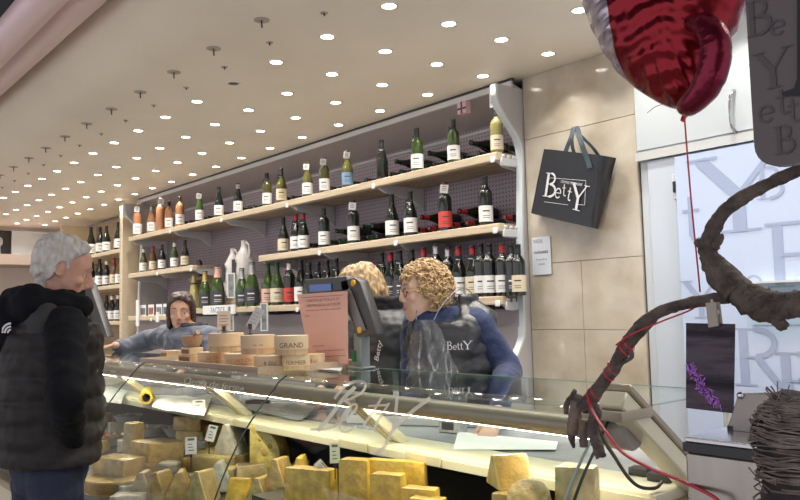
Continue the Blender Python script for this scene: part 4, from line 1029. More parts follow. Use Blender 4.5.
# --- row of standing slabs
gs = 'row of tall yellow slabs'
cheese('stand', 312, 490, 1.42, R1-.028, 'yellow', (.175, .07, .115), .35, 'wide low yellow slab under the tilted white card', group=gs)
cheese('stand', 357, 490, 1.45, R1-.028, 'yellow', (.10, .06, .165), .45, 'tall yellow slab, first of the tall pair beside the wide slab', group=gs)
cheese('stand', 389, 490, 1.43, R1-.028, 'yellow', (.10, .06, .15), .45, 'tall yellow slab in the middle of the yellow row', group=gs)
cheese('stand', 397, 480, 1.52, R1-.028, 'yellow', (.20, .05, .165), .45, 'wide yellow slab standing behind the tall pair', group=gs)
cheese('stand', 421, 490, 1.42, R1-.028, 'yellow', (.10, .06, .135), .45, 'yellow slab at the end of the row nearest the labelled piece', group=gs)
cheese('tri', 280, 512, None, None, 'tan', (.13, .09, .16), .5, 'lumpy pale tan crusted piece in front of the holed cheese')
cheese('tri', 301, 514, None, None, 'yellow', (.12, .09, .17), .8, 'lumpy yellow wedge in front of the wide slab')
cheese('wedge', 335, 498, 1.29, R1-.09, 'yellow', (.09, 60, .08), .2, 'yellow wedge with brown rim at the bottom edge by the wide slab')
for i_, (px, Y) in enumerate(((335, 1.28), (443, 1.305))):
    p = at(px, 498, Y)
    o = thing('display_riser', ('low dark block under the brown-rimmed wedge', 'low dark block under the labelled tan piece')[i_], 'riser', (p.x, Y, 0)); top_ = R1-.09 if i_ == 0 else R1-.0
    bm = bm_new(); box(bm, -.07, .07, -.045, .045, deckz(Y+.045)+.002, top_-.001); obj('body', bm, M_deck, o, smooth=False)
lb_ = cheese('slab', 443, 490, 1.31, R1+.001, 'grey', (.085, .06, .10), .5, 'tan piece with a printed white label at the bottom edge')
bm = bm_new(); box(bm, -.01, .035, -.0345, -.032, .045, .09); obj('label', bm, M_paper, lb_, smooth=False)
bm = bm_new(); box(bm, .008, .026, -.0355, -.0345, .07, .085); obj('print', bm, M_ink, lb_, smooth=False)
# --- right group
RT = CAMZ-.485
cheese('wedge', 480, 495, 1.50, RT, 'emmental', (.10, 50, .05), .6, 'flat golden wedge half hidden under the washed rind wedge') if False else None
g1 = cheese('wedge', 520, 492, 1.42, RT+.0, 'washed', (.14, 55, .055), -.9, 'lower golden wedge beneath the orange rinded wedge')
cheese('tri', 509, 480, 1.44, top_of(g1), 'washed', (.10, .09, .075), -.5, 'orange rinded wedge, topmost of the right-hand pair')
cheese('wheel', 530, 490, 1.34, RT+.045, 'washed', (.048, 0, .045), 0, 'round golden cheese at the double glass edge', kindname='wheel_of_cheese', tilt=(.55, .35))
g3 = cheese('slab', 578, 498, 1.42, RT, 'pale', (.085, .075, .06), .5, 'lower part of the pale block stack near the cable')
cheese('stand', 578, 480, 1.42, top_of(g3), 'pale', (.085, .075, .075), .35, 'pale whitish rinded wedge in front of the ivory ledge near the cable')
cheese('slab', 548, 498, 1.36, RT, 'orange', (.05, .06, .05), .2, 'small orange block between the round cheese and the pale wedge')
# --- rear left: bowls and small wrapped cheeses
M_film = mat('plastic_film', (.62, .64, .66), .15, bump=1.0, bscale=35)
def bowl(px, Y, label, r=.07, fill=None):
    p = at(px, 450, Y); o = thing('plastic_bowl', label, 'bowl', (p.x, Y, deckz(Y)+.012))
    bm = bm_new(); lathe(bm, [(.001, 0), (r*.6, 0), (r, .045), (r*1.05, .047), (r*.94, .042), (r*.55, .008), (.001, .007)], 20); obj('bowl', bm, mat('white_bowl', (.62, .62, .60), .3), o)
    bm = bm_new()
    for k in range(26):
        a, q = random.uniform(0, 2*PI), random.uniform(0, r*.75)
        ellipsoid(bm, (q*math.cos(a), q*math.sin(a), .035+random.uniform(0, .02)), (.014, .010, .009), Matrix.Rotation(random.uniform(0, 3), 3, 'Z'), 7, 5)
    f = obj('filling', bm, mat('fill_'+fill[0], fill[1], .25, col2=fill[2], scale=40), o); f['kind'] = 'stuff'
bowl(110, 1.50, 'white bowl of red and green appetisers at the left of the display', .085, ('red', (.60, .06, .03), (.25, .30, .06)))
bowl(150, 1.66, 'white bowl of pale strips at the back of the display', .085, ('pale', (.62, .58, .48), (.45, .38, .25)))
bowl(178, 1.72, 'white bowl of cream pieces at the back, near the price cards', .08, ('cream', (.66, .55, .34), (.50, .42, .28)))
bowl(128, 1.72, 'white bowl of grey pieces furthest at the back', .08, ('grey', (.5, .5, .44), (.30, .28, .22)))
for i, (px, Y, kd, lb) in enumerate(((104, 1.68, 'pale', 'small wrapped pale block at the far left back'), (117, 1.62, 'grey', 'small wrapped greyish block at the left back'), (102, 1.44, 'yellow', 'small yellow piece beside the bowl of red appetisers'),
      (208, 1.66, 'white', 'small white block at the back beside the topmost slab'), (126, 1.50, 'white', 'small white wrapped piece between the bowl and the tall tan block'), (300, 1.66, 'grey', 'dim grey cheese in the shade under the ledge'), (330, 1.66, 'tan', 'dim tan cheese in the shade behind the wide slab'), (250, 1.68, 'brown', 'dim brown cheese under the ledge behind the holed cheese'))):
    cheese('slab', px, 440, Y, None, kd, (.085, .06, .06), .4+i, lb)
# fillers in front that show at the bottom edge
for i, (px, Y, kd, lb) in enumerate(((207, 1.40, 'comte', 'ochre wrapped piece right of the orange block'), (268, 1.27, 'pale', 'pale wedge-cut piece at the bottom edge below the holed cheese'), (128, 1.24, 'white', 'film-wrapped white piece at the bottom edge left'), (172, 1.42, 'yellow', 'yellow piece behind the grey cylinder'), (212, 1.26, 'grey', 'grey crusted piece on the bottom edge'), (185, 1.41, 'white', 'white wrapped piece between the grey cylinder and the orange block'),
      (150, 1.40, 'comte', 'ochre piece under the tall tan block'), (238, 1.25, 'white', 'white labelled piece below the grey-brown wedge'), (258, 1.24, 'comte', 'ochre piece on the bottom edge left of the lumpy wedges'))):
    cheese('slab', px, 495, Y, None, kd, (.08, .06, .05), .3+.7*i, lb)
for i, (px, py, sh, kd, dm, rz, lb) in enumerate(((262, 516, 'tri', 'comte', (.12, .08, .11), .4, 'ochre wedge at the bottom edge under the holed cheese'), (240, 518, 'tri', 'yellow', (.12, .08, .11), 2.2, 'yellow wedge at the bottom edge right of the black glass edge'),
      (128, 522, 'slab', 'white', (.12, .08, .07), .8, 'white wrapped slab at the lowest left edge of the display'), (275, 506, 'slab', 'orange', (.10, .07, .05), .2, 'orange slab low in front of the lumpy tan piece'))):
    cheese(sh, px, py, None, None, kd, dm, rz, lb)
for px, Y, dm, lb in ((410, 1.355, (.09, .05, .085), 'small yellow block in front of the gap in the slab row'), (372, 1.362, (.09, .05, .06), 'low yellow block in front of the tall pair of slabs'), (462, 1.40, (.10, .07, .08), 'yellow block at the right end of the slab row'), (392, 1.325, (.08, .045, .10), 'yellow block low at the bottom edge in front of the slab row'), (428, 1.40, (.09, .05, .12), 'narrow yellow block behind the labelled tan piece'), (352, 1.32, (.08, .045, .07), 'yellow block low at the bottom edge beside the brown-rimmed wedge')):
    cheese('slab', px, 500, Y, R1-.028, 'yellow', dm, .45, lb)
# price tickets on stems
def ticket(px, y0, y1, wpx, Y, label, tilt=0.0, stemlen=.05, m=None):
    a = at(px, y1, Y); b = at(px, y0, Y); k = (Vector((a.x, a.y, a.z-CAMZ)).dot(F_))/FPX; w_ = wpx*k; h = b.z-a.z; zb = a.z-stemlen
    o = thing('price_ticket', label, 'price ticket', (a.x, Y, zb), math.atan2(-a.y, -a.x)+PI/2)
    bm = bm_new(); tube(bm, [(0, 0, 0), (0, 0, stemlen+.01)], .002, 6); box(bm, -.005, .005, -.003, .003, stemlen-.012, stemlen+.004); obj('stem', bm, M_black, o)
    M = Matrix.Translation((0, -.003, stemlen)) @ Matrix.Rotation(tilt, 4, 'Y')
    bm = bm_new(); box(bm, -w_/2, w_/2, -.001, .001, 0, h, M); c = obj('card', bm, m or M_paper, o, smooth=False)
    bm = bm_new(); box(bm, -w_*.3, w_*.3, -.0017, -.001, h*.80, h*.93, M)
    for i in range(3): box(bm, -w_*.25, w_*(.25-.08*i), -.0017, -.001, h*(.2+.18*i), h*(.25+.18*i), M)
    obj('print', bm, mat('ticket_print', (.12, .12, .12), .6), c, smooth=False)
ticket(191, 437, 454, 11, 1.36, 'white price ticket on a black stem before the pale wheel')
ticket(209, 425, 441, 9, 1.45, 'tilted white price ticket beside the wrapped triangular cheese', tilt=.3)
ticket(335, 443, 463, 10, 1.44, 'pale green price ticket on a stem above the wide yellow slab', m=mat('greenish_card', (.62, .68, .52), .5))
ticket(199, 400, 412, 12, 1.60, 'white ticket standing on the ledge by the crumpled papers', stemlen=.03)
ticket(318, 461, 470, 14, 1.43, 'white card tilted over the wide yellow slab', tilt=.9, stemlen=.02)

# ------------------------------------------------------------------ bag on the pillar
M_bag = mat('black_woven_bag', (.008, .010, .015), .45, bump=.25, bscale=18, coat=.15, coatr=.4)
bag = thing('shopping_bag', 'black Betty shopping bag hanging askew on the tiled pillar', 'bag', (-2.43, 3.14, CAMZ+.62))
Bc = lambda px, py, Y: at(px, py, Y)-Vector((-2.43, 3.14, CAMZ+.62))
YF = 3.10
A_, B_, C_, E_ = Bc(544, 149, YF), Bc(600, 155, YF-.02), Bc(592, 227, YF-.02), Bc(531, 213, YF)
def bag_sheet(a, b, c, e, n=8, amp=.006, seed=0):
    bm = bm_new(); g = {}
    for l in (0, 1):
        for i in range(n+1):
            for j in range(n+1):
                u, v = i/n, j/n; q = (a*(1-u)+b*u)*(1-v)+(e*(1-u)+c*u)*v
                nn = (b-a).cross(e-a).normalized()
                q = q+nn*(amp*noise.noise(Vector((u*3+seed, v*3, 0)))+l*.002)
                g[i, j, l] = bm.verts.new(q)
    for i in range(n):
        for j in range(n):
            bm.faces.new((g[i, j, 0], g[i+1, j, 0], g[i+1, j+1, 0], g[i, j+1, 0])); bm.faces.new((g[i, j, 1], g[i, j+1, 1], g[i+1, j+1, 1], g[i+1, j, 1]))
    return bm
obj('front_panel', bag_sheet(A_, B_, C_, E_, amp=.004), M_bag, bag)
back = Vector((.085, .085, -.01))
A2, B2, C2, E2 = Bc(556, 150, 3.19), Bc(616, 158, 3.19), Bc(598, 229, 3.20), Bc(537, 215, 3.205)
obj('side_panel', bag_sheet(B_, B2, C2, C_, amp=.008, seed=3), mat('bag_side', (.012, .016, .028), .4, coat=.2, coatr=.4), bag)
obj('back_panel', bag_sheet(A2, B2, C2, E2, amp=.006, seed=5), M_bag, bag)
obj('bottom_panel', bag_sheet(E_, C_, C2, E2, amp=.003, seed=7), M_bag, bag)
obj('left_panel', bag_sheet(A2, A_, E_, E2, amp=.006, seed=9), M_bag, bag)
M_strap = mat('bag_strap', (.035, .055, .07), .4, coat=.2)
def strap(pts, w_=.014):
    bm = bm_new(); P = smooth_path(pts, 5)
    loft(bm, [[p+Vector((-w_, 0, 0)), p+Vector((w_, 0, 0)), p+Vector((w_, .003, 0)), p+Vector((-w_, .003, 0))] for p in P]); obj('strap', bm, M_strap, bag)
strap([Bc(563.5, 163, YF-.006), Bc(566, 150, YF-.006), Bc(571, 137, YF-.01), Bc(573.5, 128, 3.13), Bc(577, 128, 3.13), Bc(581, 142, YF-.015), Bc(586, 156, YF-.02), Bc(590, 168, YF-.026)])
strap([Bc(574, 154, 3.16), Bc(571.5, 140, 3.15), Bc(574.5, 127.5, 3.16), Bc(580, 135, 3.17), Bc(592, 147, 3.17), Bc(598, 155, 3.18)], .01)
bm = bm_new(); tube(bm, [Bc(574.5, 129, 3.22), Bc(574.5, 129, 3.13), Bc(574.5, 126, 3.125)], .005, 8); obj('hook', bm, M_metalw, bag)
wm = mat('bag_print', (.62, .63, .64), .5)
def bf(u, v):                                  # u,v 0..1 over the front panel
    q = (A_*(1-u)+B_*u)*(1-v)+(E_*(1-u)+C_*u)*v; return q+Vector((.003, -.009, 0))*1.0
def bglyph(ch, u, v, s, sx=.9, rot=0):
    bm = bm_new(); cr_, sr_ = math.cos(rot), math.sin(rot)
    glyph(bm, ch, lambda a, b: bf(u+(a*cr_-b*sr_)*s*sx, v-(a*sr_+b*cr_)*s)); obj('letter', bm, wm, bag, smooth=False)
bglyph('B', .155, .71, .36, .85, .05); bglyph('e', .35, .70, .28, .75); bglyph('t', .47, .66, .22, .85, .1); bglyph('t', .545, .70, .24, .85, -.1); bglyph('Y', .595, .81, .38, .80, -.05)
bm = bm_new()
for a, b in (((.22, .42), (.83, .38)), ((.83, .38), (.86, .72)), ((.74, .735), (.86, .72)), ((.2, .79), (.60, .765)), ((.22, .42), (.22, .45))): stroke_faces(bm, [a, b], .006, bf)
obj('printed_box', bm, wm, bag, smooth=False)
m_ = text_mesh('lettering', 'CREMERIE FROMAGERIE', 1, wm, bag, depth=0)
for vv in m_.data.vertices: vv.co = bf(.60+vv.co.x*.034, .465-vv.co.y*.055)
# note on the tiles under the bag
a, b = at(532, 238, 3.218), at(552, 274, 3.218)
o = thing('wall_note', 'small white printed note taped to the tiles under the black bag', 'note', (a.x, 3.214, b.z))
bm = bm_new(); box(bm, 0, b.x-a.x, 0, .003, 0, a.z-b.z); obj('sheet', bm, mat('note_paper', (.62, .66, .72), .5), o, smooth=False)
W_, H_ = b.x-a.x, a.z-b.z
text_mesh('lettering', 'NOS', .03, mat('note_ink', (.2, .22, .26), .6), o, Matrix.Translation((W_*.35, -.001, H_*.84)) @ Matrix.Rotation(PI/2, 4, 'X'), depth=.0002)
text_mesh('lettering', 'HORAIRES', .020, M_ink, o, Matrix.Translation((W_*.5, -.001, H_*.56)) @ Matrix.Rotation(PI/2, 4, 'X'), depth=.0002)
text_mesh('lettering', 'du mardi au', .015, MATS['note_ink'], o, Matrix.Translation((W_*.5, -.001, H_*.38)) @ Matrix.Rotation(PI/2, 4, 'X'), depth=.0002)
text_mesh('lettering', 'samedi', .015, MATS['note_ink'], o, Matrix.Translation((W_*.5, -.001, H_*.26)) @ Matrix.Rotation(PI/2, 4, 'X'), depth=.0002)

# ------------------------------------------------------------------ hanging sign upper right
sg = thing('hanging_sign', 'dark taupe sign board with rounded corner and faint letters hanging from the ceiling', 'sign')
sx0, sz0 = -.466, CAMZ+.172
cr0 = .03
M_sign = mat('sign_taupe', (.085, .068, .072), .5); M_sl = mat('sign_letters', (.055, .043, .047), .5)
pts = [(sx0, 1.0, CZ+.3), (sx0, 1.0, sz0+cr0)]+[(sx0+cr0-cr0*math.cos(a), 1.0, sz0+cr0-cr0*math.sin(a)) for a in [i*PI/2/6 for i in range(1, 7)]]+[(.25, 1.0, sz0), (.25, 1.0, CZ+.3)]
bm = bm_new(); poly3(bm, pts, (0, .02, 0)); obj('board', bm, M_sign, sg, smooth=False)
def sletter(ch, px, py, ptop, m=None, sx=1.0):
    a = at(px, py, .998); b = at(px, ptop, .998); s = b.z-a.z
    bm = bm_new(); glyph(bm, ch, lambda u, v: Vector((a.x+(u)*sx, .9985, a.z+v)), 0, 0, s); obj('letter', bm, m or M_sl, sg, smooth=False)
sletter('B', 747, 38, 3); sletter('e', 770, 37, 8); sletter('Y', 756, 92, 54); sletter('e', 758, 124, 92); sletter('t', 776, 116, 84); sletter('t', 787, 124, 92); sletter('B', 775, 155, 127)
bm = bm_new(); sq = [at(a_, b_q, .9975) for a_, b_q in ((797, -70), (830, -70), (830, 96), (783, 96), (783, 92), (794, 88), (797, 78))]
bm.faces.new([bm.verts.new(v_) for v_ in sq]); obj('letter', bm, mat('sign_black', (.004, .004, .006), .6), sg, smooth=False)
bm = bm_new(); box(bm, -.3, -.29, 1.005, 1.015, CZ+.3, 4.12); obj('rod', bm, M_dgrey, sg)
bm = bm_new(); box(bm, .1, .11, 1.005, 1.015, CZ+.3, 4.12); obj('rod', bm, M_dgrey, sg)

# ------------------------------------------------------------------ stainless cabinet, guard, wicker figure, vine
cz = CAMZ-.205
sc_ = thing('steel_cabinet', 'stainless steel cabinet with black top seal at the end of the counter', 'cabinet', (0, 0, 0))
p0 = at(684, 440, 1.12)
bm = bm_new(); box(bm, p0.x, .35, 1.12, 1.42, .08, cz-.022); bevel(bm, .004, 1); obj('body', bm, M_steel, sc_)
bm = bm_new(); box(bm, p0.x-.001, .352, 1.117, 1.423, cz-.022, cz-.008); obj('seal', bm, M_black, sc_)
bm = bm_new(); box(bm, p0.x, .35, 1.12, 1.42, cz-.008, cz); bevel(bm, .002, 1); obj('lid', bm, mat('lid_steel', (.55, .56, .58), .2, metal=.7), sc_)
for x in (p0.x+.05, .3):
    for y in (1.16, 1.38):
        bm = bm_new(); lathe(bm, [(.02, 0), (.02, .075), (.012, .08)], 10); q = obj('foot', bm, M_dgrey, sc_); q.location = (x, y, 0)
gd = thing('steel_guard', 'grey slanted steel plate with screws standing on the steel cabinet', 'plate', (0, 0, 0))
G = lambda px, py, Y=1.22: at(px, py, Y)
bm = bm_new(); poly3(bm, [G(738, 393), G(775, 393), G(775, 436), G(726, 431)], (0, .008, 0)); bevel(bm, .002, 1); obj('plate', bm, mat('guard_grey', (.30, .27, .25), .35, metal=.4), gd)
for q in ((740.5, 395.5), (754.5, 417.5)):
    c = G(*q, 1.219); bm = bm_new(); ellipsoid(bm, c, (.006, .005, .006)); obj('screw', bm, mat('chrome', (.6, .6, .62), .15, metal=1), gd)
for q in (732, 760):
    c = G(q, 433, 1.225); bm = bm_new(); tube(bm, [(c.x, c.y, cz), (c.x, c.y, c.z+.012)], .007, 8); obj('standoff', bm, M_black, gd)
M_vine = mat('vine_bark', (.13, .10, .085), .85, col2=(.045, .034, .03), scale=30, stretch=(1, 1, 1), bump=1.0, bscale=90)
M_vine2 = mat('vine_stub', (.19, .14, .11), .8, col2=(.11, .08, .065), scale=30, bump=.7, bscale=70)
VY = 1.28
def V(px, py, Y=VY): return at(px, py, Y)
vine = thing('vine_branch', 'gnarled dark vine branch bound with red ribbon reaching over the counter end', 'branch')
def limb(pts, rads, name='branch', m=None, strands=3, tw=9.0, parent=vine, base=1.0):
    """a gnarled limb: a core with ridged bark strands twisting round it, one mesh"""
    P = smooth_path(pts, 8); n = len(P); rr = []
    for i in range(n):
        t = i/(n-1)*(len(rads)-1); k = min(int(t), len(rads)-2); rr.append(rads[k]+(rads[k+1]-rads[k])*(t-k))
    bm = bm_new()
    rr2 = [r*base*(1+.16*noise.noise(P[i]*45)) for i, r in enumerate(rr)]
    tube(bm, P, rr2, 12, jit=.10)
    for s in range(strands):
        off = []
        for i, p in enumerate(P):
            d = (P[min(i+1, n-1)]-P[max(i-1, 0)]).normalized(); a, b = frame_for(d)
            an = 2*PI*s/strands+i/n*tw+noise.noise(p*20)*1.2
            off.append(p+(a*math.cos(an)+b*math.sin(an))*rr[i]*.62)
        tube(bm, off, [r*.42*(1+.3*noise.noise(P[i]*60+Vector((s*7, 0, 0)))) for i, r in enumerate(rr)], 7, jit=.15)
    return obj(name, bm, m or M_vine, parent, ang=1.2)
k1 = 1.30/FPX*1.1
r_ = lambda px: px*.0021
limb([V(582, 408), V(596, 392), V(612, 370), V(626, 346), V(640, 328), V(660, 312), V(690, 303), V(722, 298), V(738, 294)], [r_(7), r_(6.2), r_(6), r_(6.5), r_(6.5), r_(5), r_(4.6), r_(5), r_(6)])
limb([V(738, 292), V(722, 276), V(710, 258), V(706, 246), V(712, 232), V(722, 214), V(742, 198), V(768, 184), V(795, 172), V(830, 158)], [r_(12), r_(12), r_(8), r_(6), r_(6.5), r_(5.5), r_(5.5), r_(5), r_(4.5), r_(4)])
limb([V(734, 284), V(748, 298), V(766, 306), V(782, 306), V(800, 304), V(840, 300)], [r_(9), r_(13), r_(14), r_(11), r_(10), r_(9)], strands=4)
limb([V(707, 247), V(701, 245), V(697, 241)], [r_(5), r_(4), r_(3.5)], strands=2)
limb([V(714, 248), V(718, 240), V(720, 234)], [r_(4), r_(4), r_(3)], strands=2)
limb([V(776, 318), V(782, 325), V(786, 322)], [r_(6), r_(5), r_(3)], strands=2)
limb([V(735, 282), V(737, 288)], [r_(5), r_(4)], strands=1)
limb([V(628, 348), V(632, 356), V(624, 362), V(613, 367)], [r_(3), r_(2.2), r_(1.8), r_(1)], name='twig', strands=1)
limb([V(584, 402), V(574, 398), V(567, 404), V(566, 414)], [r_(4.5), r_(4), r_(3), r_(2)], name='twig', strands=2)
limb([V(573, 396), V(575, 390)], [r_(3), r_(2)], name='twig', strands=1)
# the cut stubs hanging like fingers
for pts, rad in (([(577, 400), (575, 416), (572, 434)], (5.5, 6, 5.5)), ([(584, 420), (583, 434), (584, 447)], (4.5, 4.5, 4))):
    limb([V(*q) for q in pts], [r_(x) for x in rad], name='stub', m=M_vine2, strands=1, base=1.0)
limb([V(590, 402), V(595, 412), V(593, 428), V(597, 444), V(601, 457)], [r_(5), r_(6), r_(5), r_(5), r_(5.5)], name='stub', strands=3)
limb([V(571, 432), V(572, 440), V(574, 448)], [r_(4.5), r_(3), r_(1.5)], name='twig', strands=1)
# hidden continuation down to the wicker figure
limb([V(840, 300), V(870, 330), V(850, 380, 1.15), V(815, 410, 1.06)], [r_(10), r_(10), r_(10), r_(10)], strands=3)
M_red = mat('red_ribbon', (.45, .015, .035), .35, coat=.3)
for px, py, r in ((592, 397, 7.4), (596, 392, 7.2), (609, 374, 7.2), (613, 368, 7.2), (625, 348, 7.8), (629, 343, 7.6)):
    c = V(px, py); d = (V(px+20, py-24)-V(px, py)).normalized(); a, b = frame_for(d); R = r_(r)*.84
    bm = bm_new(); tube(bm, [c+(a*math.cos(t)+b*math.sin(t))*R+d*(.004*math.sin(t)) for t in [i*2*PI/16 for i in range(17)]], .0022, 6); obj('ribbon_binding', bm, M_red, vine)
def ribbon(name, label, pts, r=.0022, parent=None, m=None, flat=1.0):
    bm = bm_new(); tube(bm, smooth_path(pts, 8), r, 7, flat=flat)
    if parent: return obj(name, bm, m or M_red, parent)
    return tag(obj(name, bm, m or M_red), label, 'ribbon')
ribbon('red_ribbon', 'red ribbon trailing from the vine stubs down to the steel cabinet', [V(588, 396, 1.265), V(592, 410, 1.25), V(606, 432, 1.2), V(622, 452, 1.18), V(650, 468, 1.15), V(680, 480, 1.13), V(714, 497, 1.10), V(722, 510, 1.10)], .0030)
ribbon('red_ribbon', 'thin red ribbon stretched beneath the long vine branch', [V(616, 345, 1.262), V(632, 334, 1.25), V(660, 322, 1.25), V(686, 312, 1.26), V(694, 308, 1.272)], .0016)
bm = bm_new(); tube(bm, smooth_path([V(594, 420, 1.30), V(602, 438, 1.32), V(614, 456, 1.4), V(628, 477, 1.5), V(640, 487, 1.55), V(655, 488, 1.60), V(662, 482, 1.63)], 8), .0042, 8)
tag(obj('black_cable', bm, M_black), 'black cable running from the vine stubs to the plug adapters', 'cable')
# wicker figure
wk = thing('wicker_figure', 'wicker figure bound in thin grey vine twigs beside the steel cabinet', 'sculpture', (0, 0, 0))
def W(px, py): return at(px, py, .98)
core = [at(802, 392, .98), at(800, 410, .98), at(797, 440, .98), at(800, 470, .98), at(800, 510, .98), at(800, 620, .98)]
core[0] = at(803, 396, .98)
bm = bm_new(); rr = [.028, .046, .052, .047, .05, .055]
P = smooth_path(core, 6); n = len(P); R5 = []
for i in range(n):
    t = i/(n-1)*5; k = min(int(t), 4); R5.append((rr[k]+(rr[k+1]-rr[k])*(t-k))*1.0)
P.append(Vector((P[-1].x, .98, .02))); R5.append(.08)
tube(bm, P, [x*.86 for x in R5], 18, jit=.08); obj('core', bm, mat('wicker_core', (.05, .036, .035), .9, col2=(.02, .014, .016), scale=40), wk)
bm = bm_new(); random.seed(3)
for w_ in range(95):
    i0 = random.uniform(0, n-8) if w_ > 20 else random.uniform(0, 5); st = random.uniform(0, 2*PI); turns = random.uniform(.6, 1.5); pitch = random.uniform(-6, 6); pts = []
    for k in range(22):
        f = k/21; ii = min(max(i0+pitch*f, 0), n-1.01); j = int(ii); p = P[j].lerp(P[j+1], ii-j); R = (R5[j]+(R5[j+1]-R5[j])*(ii-j))*random.uniform(.96, 1.04)+.002*math.sin(k*2+w_)
        a = st+turns*2*PI*f; pts.append(p+Vector((math.cos(a)*R, math.sin(a)*R, .004*noise.noise(Vector((k*.4, w_, 0))))))
    if random.random() < .35: pts.append(pts[-1]+Vector((random.uniform(-.012, .012), -.004, random.uniform(-.004, .016))))
    tube(bm, pts, random.uniform(.0007, .0015), 4)
for w_ in range(22):
    i0 = random.uniform(0, 3); a = random.uniform(0, 2*PI); j = int(i0); p = P[j]+Vector((math.cos(a), math.sin(a), 0))*R5[j]
    tube(bm, [p, p+Vector((random.uniform(-.015, .015), random.uniform(-.01, .01), random.uniform(.0, .02)))], .0008, 4)
tw = obj('twig_binding', bm, mat('wicker_twig', (.19, .155, .14), .7, var=.5, scale=60), wk); tw['kind'] = 'stuff'
# photo card with clothespin
pc = thing('photo_card', 'dark purple photo card clipped to the vine branch', 'photo card', (0, 0, 0))
pts = [V(686, 323, 1.24), V(735, 324, 1.24), V(733.5, 413.5, 1.24), V(686, 408, 1.24)]
bm = bm_new(); g = {}
for lay in (0, 1):
    for i in range(2):
        pass
poly3(bm, pts, (0, .0015, 0))
mp_ = D.materials.new('photo_print'); mp_.use_nodes = True; nt = mp_.node_tree; N = nt.nodes; L = nt.links; p = N['Principled BSDF']; p.inputs['Roughness'].default_value = .45; p.inputs['Specular IOR Level'].default_value = .2
tc = N.new('ShaderNodeTexCoord'); mpn = N.new('ShaderNodeMapping'); L.new(tc.outputs['Object'], mpn.inputs[0]); mpn.inputs['Scale'].default_value = (6, 1, 55)
ns = N.new('ShaderNodeTexNoise'); ns.inputs['Scale'].default_value = 1.0; ns.inputs['Detail'].default_value = 6; L.new(mpn.outputs[0], ns.inputs['Vector'])
cr_ = N.new('ShaderNodeValToRGB'); cr_.color_ramp.elements[0].position = .42; cr_.color_ramp.elements[0].color = (.012, .008, .016, 1); cr_.color_ramp.elements[1].position = .62; cr_.color_ramp.elements[1].color = (.085, .065, .085, 1)
L.new(ns.outputs['Fac'], cr_.inputs[0]); L.new(cr_.outputs[0], p.inputs['Base Color'])
obj('print', bm, mp_, pc, smooth=False)
bm = bm_new(); random.seed(11)
for k in range(110):
    t = random.random(); px = 689+t*26+random.uniform(-3, 3)*(1+t); py = 366+t*40+random.uniform(-4, 3); s = random.uniform(.4, 1.1)
    q = V(px, py, 1.2385); dq = Vector((random.uniform(-.3, 1), 0, random.uniform(-1, .2))).normalized()*.006*s; w2 = Vector((-dq.z, 0, dq.x))*.18
    a_ = [bm.verts.new(q-dq-w2), bm.verts.new(q+dq-w2*.4), bm.verts.new(q+dq+w2*.4), bm.verts.new(q-dq+w2)]; bm.faces.new(a_)
obj('lavender_print', bm, mat('lavender_ink', (.50, .16, .75), .5), pc, smooth=False)
bm = bm_new()
for dy, dx in ((1.232, 0), (1.2445, 0)):
    a = [V(706, 303, 1.235), V(716, 302, 1.235), V(719, 326, 1.235), V(709, 328, 1.235)]; a = [Vector((q.x, dy, q.z)) for q in a]; poly3(bm, a, (0, .005, 0))
bevel(bm, .001, 1); obj('clothespin', bm, mat('pin_wood', (.36, .31, .26), .6), pc)
bm = bm_new(); c = V(713, 312, 1.241); tube(bm, [c+Vector((-.009, 0, 0)), c+Vector((.009, 0, 0))], .004, 8); tube(bm, [c, V(712, 300, 1.262)], .0022, 6); obj('spring', bm, M_metalw, pc)

# ------------------------------------------------------------------ heart balloon
bal = thing('heart_balloon', 'shiny red heart-shaped foil balloon with a white side floating on a red string', 'balloon', (0, 0, 0))
mb = D.materials.new('balloon_foil'); mb.use_nodes = True; nt = mb.node_tree; N = nt.nodes; L = nt.links; p = N['Principled BSDF']
p.inputs['Metallic'].default_value = .8; p.inputs['Roughness'].default_value = .24; p.inputs['Base Color'].default_value = (.20, .010, .018, 1)
tcb = N.new('ShaderNodeTexCoord'); spb = N.new('ShaderNodeSeparateXYZ'); L.new(tcb.outputs['Object'], spb.inputs[0])
ltb = N.new('ShaderNodeMath'); ltb.operation = 'LESS_THAN'; ltb.inputs[1].default_value = at(614, 30, 1.19).x; L.new(spb.outputs[0], ltb.inputs[0])
mxb = N.new('ShaderNodeMix'); mxb.data_type = 'RGBA'; L.new(ltb.outputs[0], mxb.inputs[0]); mxb.inputs[6].default_value = (.20, .010, .018, 1); mxb.inputs[7].default_value = (.46, .42, .50, 1); L.new(mxb.outputs[2], p.inputs['Base Color'])
tc = N.new('ShaderNodeTexCoord'); wv = N.new('ShaderNodeTexWave'); wv.inputs['Scale'].default_value = 9; wv.inputs['Distortion'].default_value = 5; wv.inputs['Detail'].default_value = 3; wv.bands_direction = 'Z'
L.new(tc.outputs['Object'], wv.inputs['Vector']); bp = N.new('ShaderNodeBump'); bp.inputs['Strength'].default_value = .55; bp.inputs['Distance'].default_value = .006; L.new(wv.outputs['Fac'], bp.inputs['Height']); L.new(bp.outputs[0], p.inputs['Normal'])
M_bw = mat('balloon_white', (.50, .46, .52), .25, metal=.5, bump=.3, bscale=30)
M_bp = mat('balloon_purple', (.16, .010, .03), .25, metal=.75, bump=.5, bscale=30)
BYc = 1.25
